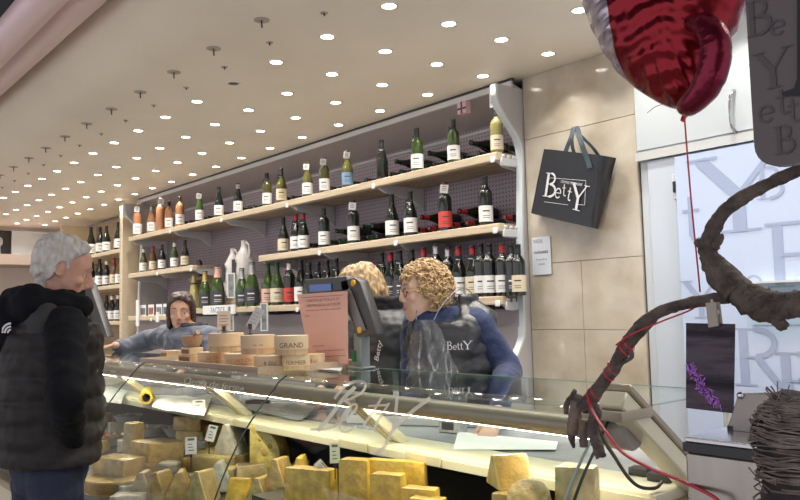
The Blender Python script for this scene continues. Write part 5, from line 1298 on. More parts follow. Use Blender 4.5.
# outline of the lower tip and the heart above the frame; inflated front and back
tipv = at(687, 111, BYc)
outl = [at(a, b, BYc) for a, b in ((687, 111), (665, 106), (640, 91), (618, 70), (603, 45), (592, 20), (585, -10), (580, -60), (592, -110), (622, -140), (655, -135), (680, -105), (705, -130), (735, -132), (760, -105), (762, -60), (748, -20), (735, 20), (722, 48), (712, 78), (702, 100))]
outl = smooth_path(outl+[outl[0]], 7)[:-1]
cen = sum(outl, Vector())/len(outl)+Vector((0, 0, -.0))
no = len(outl); bm = bm_new(); rf = [1.0, .985, .96, .92, .87, .81, .74, .66, .57, .48, .38, .27, .15]
front, backr = [], []
for k, f in enumerate(rf):
    dep = .085*math.sqrt(max(0, 1-f**2.6))
    for lst, sgn in ((front, -1), (backr, 1)):
        if k == 0 and sgn == 1: lst.append(front[0]); continue
        ring = []
        for i, q in enumerate(outl):
            pu = (1+.0*i); wr = .0035*math.sin(i*1.05+k*.15)*(1+.5*math.sin(i*.37))*(f**3)*(1 if k else 0)
            s = (q-cen)*f+cen; s = Vector((s.x, BYc+sgn*(dep+wr), s.z)); ring.append(bm.verts.new(s))
        lst.append(ring)
for lst in (front, backr):
    for a, b in zip(lst, lst[1:]):
        for i in range(no):
            j = (i+1) % no; fc = bm.faces.new((a[i], a[j], b[j], b[i]))
    c = bm.verts.new(sum((v.co for v in lst[-1]), Vector())/no)
    for i in range(no): bm.faces.new((lst[-1][i], lst[-1][(i+1) % no], c))
obj('foil', bm, [mb, M_bw], bal, ang=1.2)
# folded lobe on the right, darker
bm = bm_new(); Pq = smooth_path([at(690, 22, 1.19), at(706, 26, 1.175), at(715, 42, 1.17), at(714, 66, 1.17), at(705, 88, 1.175), at(690, 104, 1.185), at(682, 108, 1.20)], 6)
tube(bm, Pq, [.007+.018*math.sin(PI*min(1, (i+1)/len(Pq)))**.5*(1+.10*noise.noise(Vector((i*.7, 0, 0)))) for i in range(len(Pq))], 14); obj('folded_lobe', bm, M_bp, bal, label='dark purple folded lobe of the balloon')
bm = bm_new(); tube(bm, smooth_path([at(684, 111, 1.225), at(687, 150, 1.25), at(692, 210, 1.27), at(698, 270, 1.28), at(700, 292, 1.28)], 6), .0017, 6); obj('string', bm, M_red, bal, label='red ribbon string tied to the vine')
bm = bm_new(); tube(bm, [tipv, tipv+Vector((-.004, -.01, -.018))], [.006, .004], 8); obj('knot', bm, M_red, bal)
bm = bm_new(); tube(bm, smooth_path([at(663, 104, 1.2), at(655, 107, 1.2), at(647, 113, 1.2)], 4), .0006, 5); obj('loose_thread', bm, M_bp, bal)

# ------------------------------------------------------------------ people
VOX = .0060
SK = {'a': mat('skin_warm', (.62, .36, .26), .45, var=.12, scale=25, spec=.35), 'b': mat('skin_light', (.66, .42, .32), .45, var=.10, scale=25, spec=.35), 'c': mat('skin_ruddy', (.58, .32, .23), .45, var=.14, scale=25, spec=.35)}
M_lip = mat('lips', (.42, .14, .12), .4); M_eyew = mat('eye_white', (.40, .38, .36), .3); M_iris = mat('iris_dark', (.03, .022, .016), .15)
def headM(pos, yaw, pitch, roll=0.0, s=1.0):
    return Matrix.Translation(pos) @ Matrix.Rotation(yaw, 4, 'Z') @ Matrix.Rotation(pitch, 4, 'X') @ Matrix.Rotation(roll, 4, 'Y') @ Matrix.Scale(s, 4)
HEADPROF = [(-.118, .060, .014, .012), (-.108, .054, .030, .030), (-.092, .042, .043, .046), (-.070, .026, .054, .066), (-.045, .012, .062, .080), (-.015, .003, .067, .090), (.015, -.003, .071, .096), (.045, -.006, .074, .098), (.075, -.008, .068, .090), (.098, -.010, .053, .070), (.112, -.010, .033, .044), (.118, -.010, .012, .016)]
def head_shape(bm, M, male=False, age=0.0):
    def E(c, r, rot=None):
        Mr = (M.to_3x3() @ (rot.to_3x3() if rot else Matrix.Identity(3))); ellipsoid(bm, M @ Vector(c), r, Mr, 12, 8)
    def Cp(a, b, ra, rb=None):
        sc = M.to_scale().x; capsule(bm, M @ Vector(a), M @ Vector(b), ra*sc, (rb or ra)*sc, 10)
    ax, ay = M.to_3x3() @ Vector((1, 0, 0)), M.to_3x3() @ Vector((0, 1, 0))
    loft(bm, [ell(M @ Vector((0, yc, z)), rx, ry, 22, ax, ay) for z, yc, rx, ry in HEADPROF])
    nl = 1.15 if male else 1.0
    Cp((0, .088, .022), (0, .103*nl**.4, -.018), .0078, .0108*nl); Cp((0, .098, -.022), (0, .104*nl**.4, -.025), .011, .0100*nl)
    for sx in (-1, 1):
        E((sx*.011, .098, -.032), (.0075, .009, .006))
        Cp((sx*.012, .088, .031), (sx*.046, .073, .030), .0085, .007)                 # brow ridge
        E((sx*.038, .062, -.022), (.024, .020, .020))                                 # cheek
        E((sx*.024, .066, -.060), (.022, .018, .020))                                 # jowl
        Cp((sx*.020, .0835, .0125), (sx*.044, .0715, .010), .0042)                      # upper lid
        Cp((sx*.021, .083, -.004), (sx*.043, .0715, -.003), .0036)                      # lower lid
        for k in range(7):                                                            # ear: helix and lobe
            a = k/6*PI*1.25-.35; b2 = (k+1)/6*PI*1.25-.35
            if k < 6: Cp((sx*.0745, -.008-.015*math.sin(a)*1.0, .004+.026*math.cos(a)), (sx*.0745, -.008-.015*math.sin(b2), .004+.026*math.cos(b2)), .0048)
        E((sx*.071, -.003, -.004), (.006, .012, .022))
    E((0, .084, -.052), (.022, .010, .010)); E((0, .078, -.083), (.018, .014, .010)); E((0, .070, -.100), (.020, .018, .014))
    Cp((-.018, .085, -.063), (.018, .085, -.063), .0055)
def face_bits(M, root, lipc=None, browc=None, look=(0, 0), brow=True):
    def add(name, f, m, label=None):
        bm = bm_new(); f(bm); obj(name, bm, m, root, label)
    r3 = M.to_3x3()
    def eyes(bm):
        for sx in (-1, 1): ellipsoid(bm, M @ Vector((sx*.0315, .0700, .0042)), (.0125, .0125, .0125), r3)
    def iris(bm):
        for sx in (-1, 1): ellipsoid(bm, M @ Vector((sx*.0315+look[0], .0812, .0042+look[1])), (.0055, .0022, .0055), r3)
    add('eyes', eyes, M_eyew); add('irises', iris, M_iris)
    def lips(bm):
        ellipsoid(bm, M @ Vector((0, .0915, -.0585)), (.021, .0055, .0042), r3); ellipsoid(bm, M @ Vector((0, .0915, -.0665)), (.018, .006, .0048), r3)
    add('lips', lips, lipc or M_lip)
    if brow:
        def br(bm):
            for sx in (-1, 1): tube(bm, [M @ Vector((sx*.015, .0955, .0345)), M @ Vector((sx*.030, .0885, .0395)), M @ Vector((sx*.047, .0775, .0345))], [.0026, .003, .0014], 6)
        add('eyebrows', br, browc)
def hand(bm, wrist, dirv, palmn, s=1.0, curl=.5, side=1):
    """palm and five fingers; dirv points to the fingertips, palmn out of the palm, side=+1 puts the thumb on +cross side"""
    d = dirv.normalized(); n = (palmn-d*palmn.dot(d)).normalized(); x = d.cross(n).normalized()*side; w = Vector(wrist)
    for q in (-.026, -.009, .009, .026): capsule(bm, w+x*q*.55*s, w+d*.082*s+x*q*s, .0125*s, .0115*s, 8)
    for q, L_, r in ((.030, .066, .0082), (.010, .078, .0086), (-.010, .073, .0083), (-.029, .058, .0074)):
        p = w+d*.082*s+x*q*s; dd = d.copy()
        for k, f in enumerate((.42, .33, .25)):
            ang = curl*(.5+.35*k); dd = (dd*math.cos(ang)+n*math.sin(ang)).normalized(); p2 = p+dd*L_*f*1.1*s; capsule(bm, p, p2, r*s*(1-.08*k), r*s*(.93-.08*k), 8); p = p2
    p = w+d*.022*s+x*.026*s; t1 = (x*.75+d*.6+n*.25).normalized(); p2 = p+t1*.038*s; t2 = (x*.35+d*.85+n*.3).normalized(); p3 = p2+t2*.030*s; p4 = p3+(d+n*.4).normalized()*.022*s
    capsule(bm, p, p2, .0135*s, .0110*s, 8); capsule(bm, p2, p3, .0105*s, .0092*s, 8); capsule(bm, p3, p4, .0092*s, .0078*s, 8)
def torso(bm, H, sh=.20, chest=.125, waist=.11, hip=.165, grow=0.0, z0=.0, z1=1.0, puff=0, lean=0.0, belly=0.0, n=26):
    """sections from hips to shoulders, fractions of standing height H"""
    S = [(.44, hip*.80, .105), (.48, hip, .118), (.52, hip*.98, .118+belly*.5), (.57, hip*.92, .112+belly), (.62, hip*.90, chest*.92+belly*.7), (.68, hip*.96, chest), (.74, sh*.90, chest*1.02), (.785, sh*.90, chest*.92), (.81, sh*.74, chest*.74), (.83, sh*.42, chest*.56)]
    m = 46; rings = []
    for i in range(m+1):
        f = .44+(.83-.44)*i/m
        if f < z0 or f > z1: continue
        for (a, xa, ya), (b, xb, yb) in zip(S, S[1:]):
            if a-1e-6 <= f <= b+1e-6:
                t = (f-a)/(b-a); rx, ry = xa+(xb-xa)*t+grow, ya+(yb-ya)*t+grow; break
        if puff:
            pz = (f*H/puff) % 1; k = .016*(abs(math.sin(PI*pz))**.5)-.004; rx += k; ry += k
        rings.append(ell((0, lean*(f-.44)*H+.01, f*H), rx, ry, n))
    loft(bm, rings)
def neck(bm, H, hp, r=.052, lean=0.0):
    capsule(bm, (0, lean*.35*H+.0, .80*H), hp+Vector((0, 0, -.05)), r*1.1, r)
def legs(bm, H, sp=.09, foot=True, grow=0.0):
    for sx in (-1, 1):
        chain(bm, [(sx*sp, 0, .48*H), (sx*(sp+.005), .01, .27*H), (sx*sp, -.01, .06)], [.085+grow, .058+grow, .042+grow])
        if foot: capsule(bm, (sx*sp, -.02, .045), (sx*(sp+.015), .15, .035), .045, .038)
def shoes(root, sp, m=M_black):
    for sx in (-1, 1):
        bm = bm_new(); capsule(bm, (sx*sp, -.03, .05), (sx*(sp+.015), .17, .042), .050, .043); box(bm, sx*sp-.05, sx*sp+.055, -.08, .21, .0, .02)
        obj('shoe', setm(remeshed(bm, .01, 2), m), None, root)
def fold_disp(amp, fr, seed):
    def f(co, nrm):
        q = Vector((co.x*fr, co.y*fr, co.z*fr*1.6+seed)); return co+nrm*(amp*(noise.noise(q)+.5*noise.noise(q*2.3)))
    return f
class Person:
    def __init__(s, label, x, y, facing, H):
        s.th = math.atan2(-facing[0], facing[1]); s.H = H
        s.root = thing('person', label, 'person', (x, y, 0), s.th); s.W = Matrix.Translation((x, y, 0)) @ Matrix.Rotation(s.th, 4, 'Z'); s.I = s.W.inverted()
    def L(s, px, py, Y): return s.I @ at(px, py, Y)
    def yaw(s, f): return math.atan2(-f[0], f[1])-s.th
    def add(s, name, me, m, label=None): return obj(name, setm(me, m), None, s.root, label)

# --- man at the left
P = Person('grey-haired man in a black jacket and dark padded vest looking down at the cheeses', -3.13, .885, (-.04, 1.0), 1.74)
H = P.H; hp = P.L(62, 271, .93); hM = headM(hp, P.yaw((.26, .96)), -.32, 0, 1.07)
el_r, wr_r = P.L(66, 398, .80), P.L(73, 442, .93)
sh_r, sh_l = Vector((.185, -.0, .80*H-.02)), Vector((-.185, .0, .80*H-.02))
el_l, wr_l = Vector((-.27, .0, 1.12)), Vector((-.21, .10, .90))
bm = bm_new(); head_shape(bm, hM, True); capsule(bm, (0, .0, .80*H), hp+Vector((0, -.02, -.06)), .062, .058); torso(bm, H, .20, .12, .12, .16, belly=.02); legs(bm, H)
chain(bm, [sh_r, el_r, wr_r], [.048, .038, .026]); chain(bm, [sh_l, el_l, wr_l], [.048, .038, .026])
hand(bm, wr_r, Vector((-.15, .25, -.95)), Vector((-1, 0, 0)), .95, .7, 1); hand(bm, wr_l, Vector((.1, .2, -.95)), Vector((1, 0, 0)), .95, .6, -1)
P.add('body', remeshed(bm, VOX), SK['c'])
face_bits(hM, P.root, mat('lips_pale', (.42, .20, .16), .5), mat('brow_grey', (.40, .36, .32), .8))
bm = bm_new(); legs(bm, H, foot=False, grow=.018); torso(bm, H, .2, .12, .12, .17, .012, z1=.56, belly=.02)
P.add('jeans', remeshed(bm, .011, 3, .5, fold_disp(.006, 12, 1)), mat('dark_denim', (.012, .018, .05), .8, var=.3, scale=60))
shoes(P.root, .09)
M_jack = mat('black_fleece', (.004, .005, .008), .9, spec=.2)
bm = bm_new(); torso(bm, H, .205, .13, .13, .17, .024, z0=.50, belly=.03); el2 = el_r
chain(bm, [sh_r, el_r, wr_r+(el_r-wr_r)*.05], [.075, .064, .043]); chain(bm, [sh_l, el_l, wr_l], [.075, .06, .043])
capsule(bm, (0, .03, .80*H), (0, .06, .865*H), .085, .078)
P.add('jacket', remeshed(bm, .010, 3, .5, fold_disp(.010, 9, 4)), M_jack)
bm = bm_new(); rings = []                         # hood lying on the back of the neck
hc = P.L(38, 305, .86)
for i in range(11):
    t = i/10*PI-.0; capsule(bm, Vector((.135*math.cos(t)*1.0, .06-.17*math.sin(t), hc.z-.015+.02*math.sin(t))), Vector((.125*math.cos(t+.3), .05-.16*math.sin(t+.3), hc.z+.01)), .055, .048)
capsule(bm, (0, -.13, hc.z-.05), (0, -.15, hc.z-.13), .09, .05); capsule(bm, (-.08, -.09, hc.z), (.09, -.09, hc.z), .075, .075)
P.add('hood', remeshed(bm, .010, 3, .5, fold_disp(.010, 12, 9)), M_jack)
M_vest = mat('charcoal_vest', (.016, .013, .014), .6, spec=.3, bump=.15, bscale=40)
bm = bm_new(); torso(bm, H, .185, .14, .14, .175, .036, z0=.495, z1=.80, puff=.085, belly=.035)
capsule(bm, (-.12, -.04, .80*H), (.12, -.04, .80*H), .075, .075)
P.add('padded_vest', remeshed(bm, .009, 2, .5, fold_disp(.006, 14, 2)), M_vest)
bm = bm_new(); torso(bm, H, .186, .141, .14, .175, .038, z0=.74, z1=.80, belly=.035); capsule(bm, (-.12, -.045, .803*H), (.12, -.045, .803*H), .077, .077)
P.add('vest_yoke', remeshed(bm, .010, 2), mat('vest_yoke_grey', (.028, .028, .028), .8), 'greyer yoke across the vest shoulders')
# small embroidered mark: quarter dome of three arcs with three short lines
bm = bm_new(); c0 = P.I @ at(7, 326, .78)
def markf(u, v): return P.I @ at(0+u, 333-v, 0.60)
mk = []
def onback(u, v):                                 # drop the mark on the back of the vest
    px, py = 1+u, 333-v; d = ray(px, py); best = None
    for k in range(400):
        s = (2.2+k*.004); q = P.I @ (Vector((0, 0, CAMZ))+d*s)
        f = q.z/H; ry = .14*.92+.062; rx = .186*.92+.052
        if (q.x/rx)**2+((q.y-.01)/ry)**2 <= 1: return q+(P.I.to_3x3() @ (-d))*.006
    return P.I @ at(px, py, .78)
for r0 in (3.2, 6.2, 9.2):
    stroke_faces(bm, [(10-r0*math.cos(a)*1.0, r0*math.sin(a)*1.05) for a in [i*PI/2/6 for i in range(7)]], 1.9, onback)
for i in range(3): stroke_faces(bm, [(-.5, 1+i*2.6), (4-i*.8, 1+i*2.6)], 1.2, onback) if i == 0 else None
obj('vest_emblem', bm, mat('emblem_white', (.55, .55, .56), .6), P.root, smooth=False)
# hair: short, white, swept back
def hair_cap(hM, sx_, front, nape, thick, seed, vox=.006, amp=.006, fr=60, part=0.0, extra=None, temple=.045, lift=0.0):
    rings = []; bm = bm_new(); r3 = hM.to_3x3(); ax, ay = r3 @ Vector((1, 0, 0)), r3 @ Vector((0, 1, 0))
    for z, yc, rx, ry in HEADPROF:
        if z < nape: continue
        # back half shell: keep clear of the face below the hairline
        yfront = front if z > .066 else ((front+temple)/2 if z > .035 else temple) if z > -.02 else min(temple, -.03)
        m = 22; pts = []
        for i in range(m):
            a = 2*PI*i/m; x, y = (rx+thick)*math.cos(a), yc+(ry+thick)*math.sin(a)
            y = min(y, yfront-.2*abs(x)*0 if z < .085 else yc+ry+thick*.6)
            pts.append(hM @ Vector((x, y, z+(thick if z > .08 else 0)+lift*(max(0, z-.03)))))
        rings.append(pts)
    loft(bm, rings)
    if extra: extra(bm, hM)
    return remeshed(bm, vox, 2, .5, lambda co, n_: co+n_*(amp*noise.noise(Vector((co.x*fr, co.y*fr, co.z*fr*.5+seed)))))
M_hw = mat('hair_white', (.60, .57, .53), .55, col2=(.44, .42, .38), scale=70, stretch=(1, 1, .35), bump=.6, bscale=120)
def ex_man(bm, M):
    for i in range(10): capsule(bm, M @ Vector((-.055+.011*i, .050, .090)), M @ Vector((-.050+.011*i, -.05, .115)), .015, .017, 8)
    capsule(bm, M @ Vector((-.04, -.072, -.02)), M @ Vector((.04, -.072, -.02)), .030, .030); capsule(bm, M @ Vector((-.03, -.052, -.070)), M @ Vector((.03, -.052, -.070)), .024, .024)
    for sx in (-1, 1): capsule(bm, M @ Vector((sx*.071, .010, .040)), M @ Vector((sx*.071, .014, .012)), .009, .006, 8)
P.add('hair', hair_cap(hM, 1, .052, -.05, .012, 1, extra=ex_man, amp=.008, temple=-.022), M_hw)
MAN = P

# --- curly blonde woman at the right
P = Person('curly blonde woman in glasses, navy sweater, black padded vest and clear apron', -2.42, 2.33, (.20, -.98), 1.70)
H = P.H; hp = P.L(424, 292, 2.20); hM = headM(hp, P.yaw((-.42, -.91)), -.06, 0, 1.0)
sh_l, sh_r = P.L(478, 322, 2.33), P.L(416, 325, 2.30)
el_l, wr_l = P.L(508, 372, 2.42), atz(492, 420, LZ+.05); wr_l = P.I @ Vector((wr_l.x, wr_l.y+.02, LZ+.045))
el_r, wr_r = P.L(412, 385, 2.22), P.I @ Vector((-2.44, 2.10, LZ+.05))
def arm(bm, pts, r): chain(bm, pts, r)
bm = bm_new(); head_shape(bm, hM); capsule(bm, (0, 0, .80*H), hp+Vector((0, 0, -.06)), .055, .05); torso(bm, H, .185, .12, .11, .16); legs(bm, H)
arm(bm, [sh_l, el_l, wr_l], [.044, .036, .025]); arm(bm, [sh_r, el_r, wr_r], [.044, .036, .025])
hand(bm, wr_l, P.I.to_3x3() @ Vector((.25, -.75, -.42)), P.I.to_3x3() @ Vector((0, 0, -1)), .98, .18, -1); hand(bm, wr_r, P.I.to_3x3() @ Vector((-.1, -.9, -.3)), P.I.to_3x3() @ Vector((0, 0, -1)), .95, .18, 1)
P.add('body', remeshed(bm, VOX), SK['b'])
face_bits(hM, P.root, mat('lips_rose', (.50, .15, .14), .4), mat('brow_blond', (.28, .19, .12), .8))
bm = bm_new(); legs(bm, H, foot=False, grow=.015); P.add('trousers', remeshed(bm, .012), mat('dark_trousers', (.02, .02, .025), .8)); shoes(P.root, .09)
M_navy = mat('navy_knit', (.012, .025, .085), .8, var=.3, scale=80, bump=.3, bscale=150, sheen=.1)
bm = bm_new(); torso(bm, H, .19, .125, .12, .165, .014, z0=.47)
d_ = (wr_l-el_l)*.80; chain(bm, [sh_l, el_l, el_l+d_], [.064, .062, .040]); d_ = (wr_r-el_r)*.80; chain(bm, [sh_r, el_r, el_r+d_], [.064, .056, .040])
capsule(bm, (0, .02, .80*H), hp+Vector((0, 0, -.125)), .068, .060)
P.add('sweater', remeshed(bm, .009, 3, .5, fold_disp(.009, 11, 3)), M_navy)
M_puff = mat('black_padded', (.022, .024, .028), .35, bump=.1, bscale=50, coat=.15, coatr=.35)
bm = bm_new(); torso(bm, H, .178, .135, .13, .170, .030, z0=.46, z1=.80, puff=.075)
capsule(bm, (-.130, .0, .785*H), (.130, .0, .785*H), .074, .074)
for sx in (-1, 1): chain(bm, [(sx*.07, .03, .815*H), (sx*.125, .07, .775*H), (sx*.12, .10, .73*H)], [.050, .062, .058]); capsule(bm, (sx*.05, -.02, .83*H), (sx*.15, -.01, .795*H), .050, .060)
vm = remeshed(bm, .008, 2, .5, fold_disp(.005, 18, 6)); P.add('padded_vest', vm, M_puff)
bm = bm_new()                                     # high padded collar, open at the front
for k in range(3):
    pts = [Vector((.088*math.sin(a), -.01-.085*math.cos(a), .815*H+k*.030)) for a in [(-2.35+i*4.7/16) for i in range(17)]]; tube(bm, pts, .021, 10)
P.add('vest_collar', remeshed(bm, .008, 2), M_puff)
# clear plastic apron over chest: a wrinkled sheet
M_plast = mat('apron_plastic', (.62, .64, .70), .22, bump=1.0, bscale=28, stretch=(1, 1, .35))
nt = M_plast.node_tree; N = nt.nodes; L = nt.links; tcp = N.new('ShaderNodeTexCoord'); mpp = N.new('ShaderNodeMapping'); L.new(tcp.outputs['Object'], mpp.inputs[0]); mpp.inputs['Scale'].default_value = (38, 38, 9)
nsp = N.new('ShaderNodeTexNoise'); nsp.inputs['Scale'].default_value = 1; nsp.inputs['Detail'].default_value = 3; nsp.inputs['Distortion'].default_value = 1.5; L.new(mpp.outputs[0], nsp.inputs['Vector'])
crp = N.new('ShaderNodeValToRGB'); crp.color_ramp.elements[0].position = .50; crp.color_ramp.elements[0].color = (.13, .13, .13, 1); crp.color_ramp.elements[1].position = .72; crp.color_ramp.elements[1].color = (.62, .62, .62, 1)
L.new(nsp.outputs['Fac'], crp.inputs[0]); L.new(crp.outputs[0], N['Principled BSDF'].inputs['Alpha'])
bm = bm_new(); g = {}; nU, nV = 22, 26
for i in range(nU+1):
    for j in range(nV+1):
        u, v = i/nU*2-1, j/nV; z = (.80-.37*v)*H; hw = .045+.115*min(1, v*2.2)**.8; x = u*hw
        ry = .135+.050; rx = .235; y = ry*math.sqrt(max(.05, 1-(x/rx)**2))+.022
        y += .010*noise.noise(Vector((x*22+v*3, v*2.2, 3)))+.004*math.sin(x*120+v*9); g[i, j] = bm.verts.new((x, y, z))
for i in range(nU):
    for j in range(nV): bm.faces.new((g[i, j], g[i+1, j], g[i+1, j+1], g[i, j+1]))
obj('clear_apron', bm, M_plast, P.root, 'clear wrinkled plastic apron')
for sx in (-1, 1):
    bm = bm_new(); tube(bm, smooth_path([(sx*.045, .205, .80*H), (sx*.060, .175, .83*H), (sx*.075, .10, .865*H), (sx*.075, .02, .875*H), (sx*.04, -.085, .865*H)], 5), .0025, 6); obj('apron_strap', bm, mat('milky_strap', (.20, .21, .24), .25), P.root)
wmk = mat('apron_print', (.62, .62, .64), .5)
bm = bm_new(); q_ = P.L(445, 350, 2.14); apx, apz = q_.x, q_.z
def apf(u, v): x = -.075-u*.5*-1+0; return Vector((.0, 0, 0))
for ch, ox, s in (('B', .0, 1.0), ('e', .72, 1.0), ('t', 1.2, 1.0), ('t', 1.55, 1.0), ('Y', 1.9, 1.05)):
    def fn(a, b, s_=.030):
        xx = apx-a*s_; zz = apz+b*s_*1.1; ry = .187; y = ry*math.sqrt(max(.05, 1-(xx/.235)**2))+.034; return Vector((xx, y, zz))
    glyph(bm, ch, fn, ox, 0, s, nudge=(0, .0003, 0))
obj('apron_lettering', bm, wmk, P.root, smooth=False)
# curls
M_curl = mat('hair_blond_curl', (.58, .40, .20), .5, col2=(.34, .21, .10), scale=60, bump=.5, bscale=140)
def curls(hM, n, seed, rads=(.010, .017), Rs=(.083, .112, .112), front=.045, low=-.075):
    random.seed(seed); bm = bm_new(); k = 0
    while k < n:
        a, c = random.uniform(0, 2*PI), random.uniform(-1, 1); s_ = math.sqrt(1-c*c); d = Vector((s_*math.cos(a), s_*math.sin(a), c)); p = Vector((d.x*Rs[0], d.y*Rs[1]-.012, d.z*Rs[2]+.018))
        if p.z < low or (p.y > front and p.z < .060) or (p.y > -.005 and p.z < -.02 and abs(p.x) < .2) : continue
        k += 1; r = random.uniform(*rads); t1 = Vector((random.uniform(-1, 1), random.uniform(-1, 1), random.uniform(-1, 1))).normalized(); e1 = d.cross(t1).normalized(); e2 = d.cross(e1)
        if random.random() < .5: e2 = (e2+d).normalized()
        ph = random.uniform(0, 6); pts = [hM @ (p+(e1*math.cos(ph+q*.75)+e2*math.sin(ph+q*.75))*r*(1-.03*q)+d*(.0012*q-.004)) for q in range(11)]
        tube(bm, pts, random.uniform(.0028, .0048), 5)
    return bm
bm = bm_new(); ellipsoid(bm, hM @ Vector((0, -.018, .026)), (.078, .098, .100), hM.to_3x3(), 18, 12); hb = obj('hair', bm, M_curl, P.root)
obj('curls', curls(hM, 620, 5), M_curl, hb, ang=3)
# glasses
M_frame = mat('glasses_red', (.10, .02, .02), .3); bm = bm_new()
for sx in (-1, 1):
    pts = [hM @ Vector((sx*.0325+.0215*math.cos(t), .0945-abs(.0215*math.cos(t)+sx*.0)*.12, .004+.018*math.sin(t))) for t in [i*2*PI/18 for i in range(19)]]; tube(bm, pts, .0020, 6)
tube(bm, [hM @ Vector((-.011, .095, .010)), hM @ Vector((0, .099, .013)), hM @ Vector((.011, .095, .010))], .002, 6)
gl = obj('glasses', bm, M_frame, P.root)
bm = bm_new()
for sx in (-1, 1): tube(bm, [hM @ Vector((sx*.054, .092, .010)), hM @ Vector((sx*.074, .055, .010)), hM @ Vector((sx*.079, -.005, .006))], .0024, 6)
obj('glasses_arms', bm, mat('arms_gold', (.50, .36, .12), .35), gl)
bm = bm_new(); ellipsoid(bm, hM @ Vector((.077, -.004, -.028)), (.004, .004, .004)); ellipsoid(bm, hM @ Vector((-.077, -.004, -.028)), (.004, .004, .004)); obj('earrings', bm, mat('pearl', (.7, .7, .7), .2), P.root)

# --- straight blonde woman behind the scale
P = Person('blonde woman in a dark grey work jacket bending her head behind the weighing scale', -2.97, 2.40, (.0, -1.0), 1.70)
H = P.H; hp = P.L(361, 291, 2.32); hM = headM(hp, P.yaw((-.30, -.95)), -.35, 0, 1.0)
sh_l, sh_r = P.L(391, 322, 2.40), P.L(343, 326, 2.38)
el_l, wr_l = P.L(390, 380, 2.36), P.I @ Vector((-2.95, 2.11, LZ+.08)); el_r, wr_r = P.L(335, 385, 2.36), P.I @ Vector((-3.12, 2.11, LZ+.06))
bm = bm_new(); head_shape(bm, hM); capsule(bm, (0, 0, .80*H), hp+Vector((0, 0, -.06)), .055, .05); torso(bm, H, .18, .115, .11, .155); legs(bm, H)
chain(bm, [sh_l, el_l, wr_l], [.044, .036, .025]); chain(bm, [sh_r, el_r, wr_r], [.044, .036, .025])
hand(bm, wr_l, Vector((0, .9, -.4)), Vector((0, 0, -1)), .95, .2, 1); hand(bm, wr_r, Vector((0, .9, -.4)), Vector((0, 0, -1)), .95, .2, -1)
P.add('body', remeshed(bm, VOX), SK['a']); face_bits(hM, P.root, None, mat('brow_blond', (.28, .19, .12), .8))
bm = bm_new(); legs(bm, H, foot=False, grow=.015); P.add('trousers', remeshed(bm, .012), MATS['dark_trousers']); shoes(P.root, .09)
M_wj = mat('work_jacket', (.035, .040, .046), .5, bump=.2, bscale=30, coat=.1, coatr=.4)
bm = bm_new(); torso(bm, H, .195, .13, .125, .17, .026, z0=.45)
chain(bm, [sh_l, el_l, el_l+(wr_l-el_l)*.85], [.068, .058, .044]); chain(bm, [sh_r, el_r, el_r+(wr_r-el_r)*.85], [.068, .058, .044])
P.add('jacket', remeshed(bm, .009, 3, .5, fold_disp(.010, 11, 8)), M_wj)
bm = bm_new()
for k in range(3): tube(bm, [Vector((.080*math.sin(a), .0-.075*math.cos(a), .825*H+k*.024)) for a in [i*2*PI/14 for i in range(15)]], .023, 10)
P.add('scarf', remeshed(bm, .008, 2, .5, fold_disp(.006, 25, 3)), mat('black_knit', (.010, .010, .014), .9))
m_ = text_mesh('jacket_lettering', 'Betty', .045, wmk, P.root, depth=.0004); q = P.L(380, 352, 2.215); 
m_.data.transform(Matrix.Translation(q) @ Matrix.Rotation(PI, 4, 'Z') @ Matrix.Rotation(-1.25, 4, 'Y') @ Matrix.Rotation(PI/2, 4, 'X'))
M_hb = mat('hair_blond', (.50, .34, .17), .45, col2=(.26, .17, .09), scale=55, stretch=(1.6, 1.6, .12), bump=.5, bscale=90)
def ex_bob(bm, M):
    for i in range(13):
        a = math.radians(-30+i*20)                       # sheet of hair falling round the back and sides
        x, y = .080*math.cos(a+PI), -.012+.100*math.sin(a+PI)*1.0
        capsule(bm, M @ Vector((x*.92, y*.92, .06)), M @ Vector((x*1.08, y*1.02, -.03)), .022, .022, 8); capsule(bm, M @ Vector((x*1.08, y*1.02, -.03)), M @ Vector((x*1.0, y*.98, -.092)), .022, .012, 8)
P.add('hair', hair_cap(hM, 1, .080, -.06, .016, 4, extra=ex_bob, amp=.010, fr=55, temple=.02), M_hb)

# --- woman with dark hair at the left, arm reaching along the counter
P = Person('dark-haired woman in a grey coat reaching along the counter glass', -4.93, 2.33, (.50, -.87), 1.61)
H = P.H; hp = P.L(181, 312, 2.25); hM = headM(hp, P.yaw((.84, -.54)), -.14, 0, 1.02)
sh_r, sh_l = P.L(154, 339, 2.28), P.L(210, 337, 2.33)
wr_r = P.I @ (atz(112, 352, GT+.055)); wr_r = P.I @ Vector((-5.42, 1.97, GT+.045)); el_r = P.L(128, 347, 2.12)
el_l, wr_l = P.L(222, 372, 2.30), P.I @ Vector((-4.62, 2.16, LZ+.12))
bm = bm_new(); head_shape(bm, hM); capsule(bm, (0, 0, .80*H), hp+Vector((0, 0, -.06)), .055, .05); torso(bm, H, .19, .12, .12, .16); legs(bm, H)
chain(bm, [sh_r, el_r, wr_r], [.044, .036, .025]); chain(bm, [sh_l, el_l, wr_l], [.044, .036, .025])
i3 = P.I.to_3x3()
hand(bm, wr_r, i3 @ Vector((-.75, -.6, -.12)), i3 @ Vector((0, 0, -1)), 1.0, .15, 1); hand(bm, wr_l, i3 @ Vector((0, -.9, -.4)), i3 @ Vector((0, 0, -1)), .95, .2, -1)
P.add('body', remeshed(bm, VOX), SK['a']); face_bits(hM, P.root, M_lip, mat('brow_dark', (.05, .03, .025), .8), look=(-.002, -.002))
bm = bm_new(); legs(bm, H, foot=False, grow=.015); P.add('trousers', remeshed(bm, .012), MATS['dark_trousers']); shoes(P.root, .09)
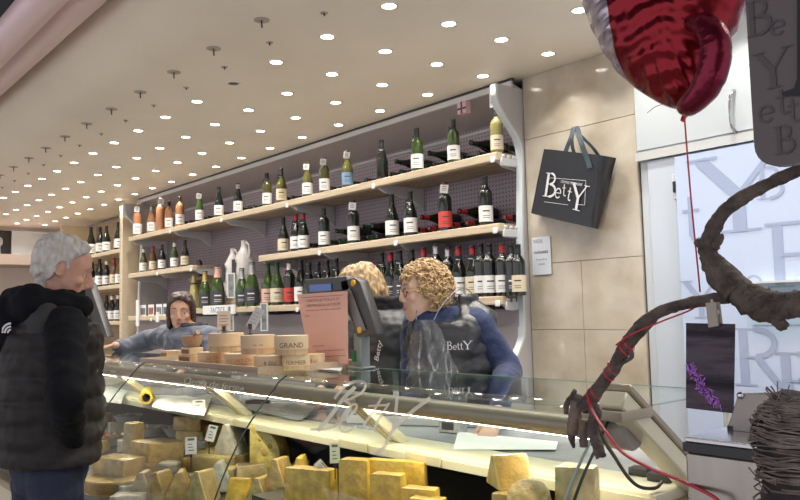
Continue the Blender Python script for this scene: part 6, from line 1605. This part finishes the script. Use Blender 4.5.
M_coat = mat('grey_coat', (.10, .11, .15), .75, var=.2, scale=30, sheen=.15)
bm = bm_new(); torso(bm, H, .21, .14, .13, .175, .028, z0=.42)
chain(bm, [Vector((.06, .0, .80*H)), sh_r, el_r, el_r+(wr_r-el_r)*.80], [.085, .078, .060, .046]); chain(bm, [sh_l, el_l, el_l+(wr_l-el_l)*.85], [.072, .060, .048])
P.add('coat', remeshed(bm, .009, 3, .5, fold_disp(.012, 9, 5)), M_coat)
bm = bm_new()
for sx in (-1, 1): poly3(bm, [(sx*.03, .175, .745*H), (sx*.10, .165, .80*H), (sx*.125, .135, .775*H), (sx*.085, .178, .70*H)], (0, .010, 0))
obj('lapels', bm, M_coat, P.root, smooth=False)
for z_ in (.70, .60, .52):
    bm = bm_new(); ellipsoid(bm, (-.03, .178, z_*H), (.011, .006, .011)); obj('coat_button', bm, mat('button_pale', (.5, .5, .52), .3), P.root)
bm = bm_new()
for k in range(3): tube(bm, [Vector((.078*math.sin(a), .025-.080*math.cos(a), .800*H+k*.022)) for a in [i*2*PI/14 for i in range(15)]], .024, 10)
capsule(bm, (-.01, .10, .79*H), (.02, .13, .74*H), .035, .03)
P.add('scarf', remeshed(bm, .008, 2, .5, fold_disp(.007, 25, 8)), mat('charcoal_scarf', (.028, .028, .036), .9))
M_hd = mat('hair_dark', (.10, .065, .055), .4, col2=(.03, .018, .016), scale=55, stretch=(1.6, 1.6, .15), bump=.4, bscale=90)
def ex_dark(bm, M):
    for i in range(12):
        a = math.radians(-12+i*18.5); x, y = .078*math.cos(a+PI), -.012+.098*math.sin(a+PI)
        capsule(bm, M @ Vector((x*.94, y*.94, .06)), M @ Vector((x*1.05, y, -.03)), .018, .018, 8); capsule(bm, M @ Vector((x*1.05, y, -.03)), M @ Vector((x*1.0, y*.98, -.10)), .018, .014, 8)
    for sx in (-1, 1):
        capsule(bm, M @ Vector((sx*.012, .075, .108)), M @ Vector((sx*.066, .045, .065)), .016, .018, 8); capsule(bm, M @ Vector((sx*.066, .045, .065)), M @ Vector((sx*.078, .022, -.02)), .018, .014, 8)
P.add('hair', hair_cap(hM, 1, .060, -.05, .015, 6, extra=ex_dark, amp=.007, temple=.005), M_hd)

D.scenes.remove(TS)
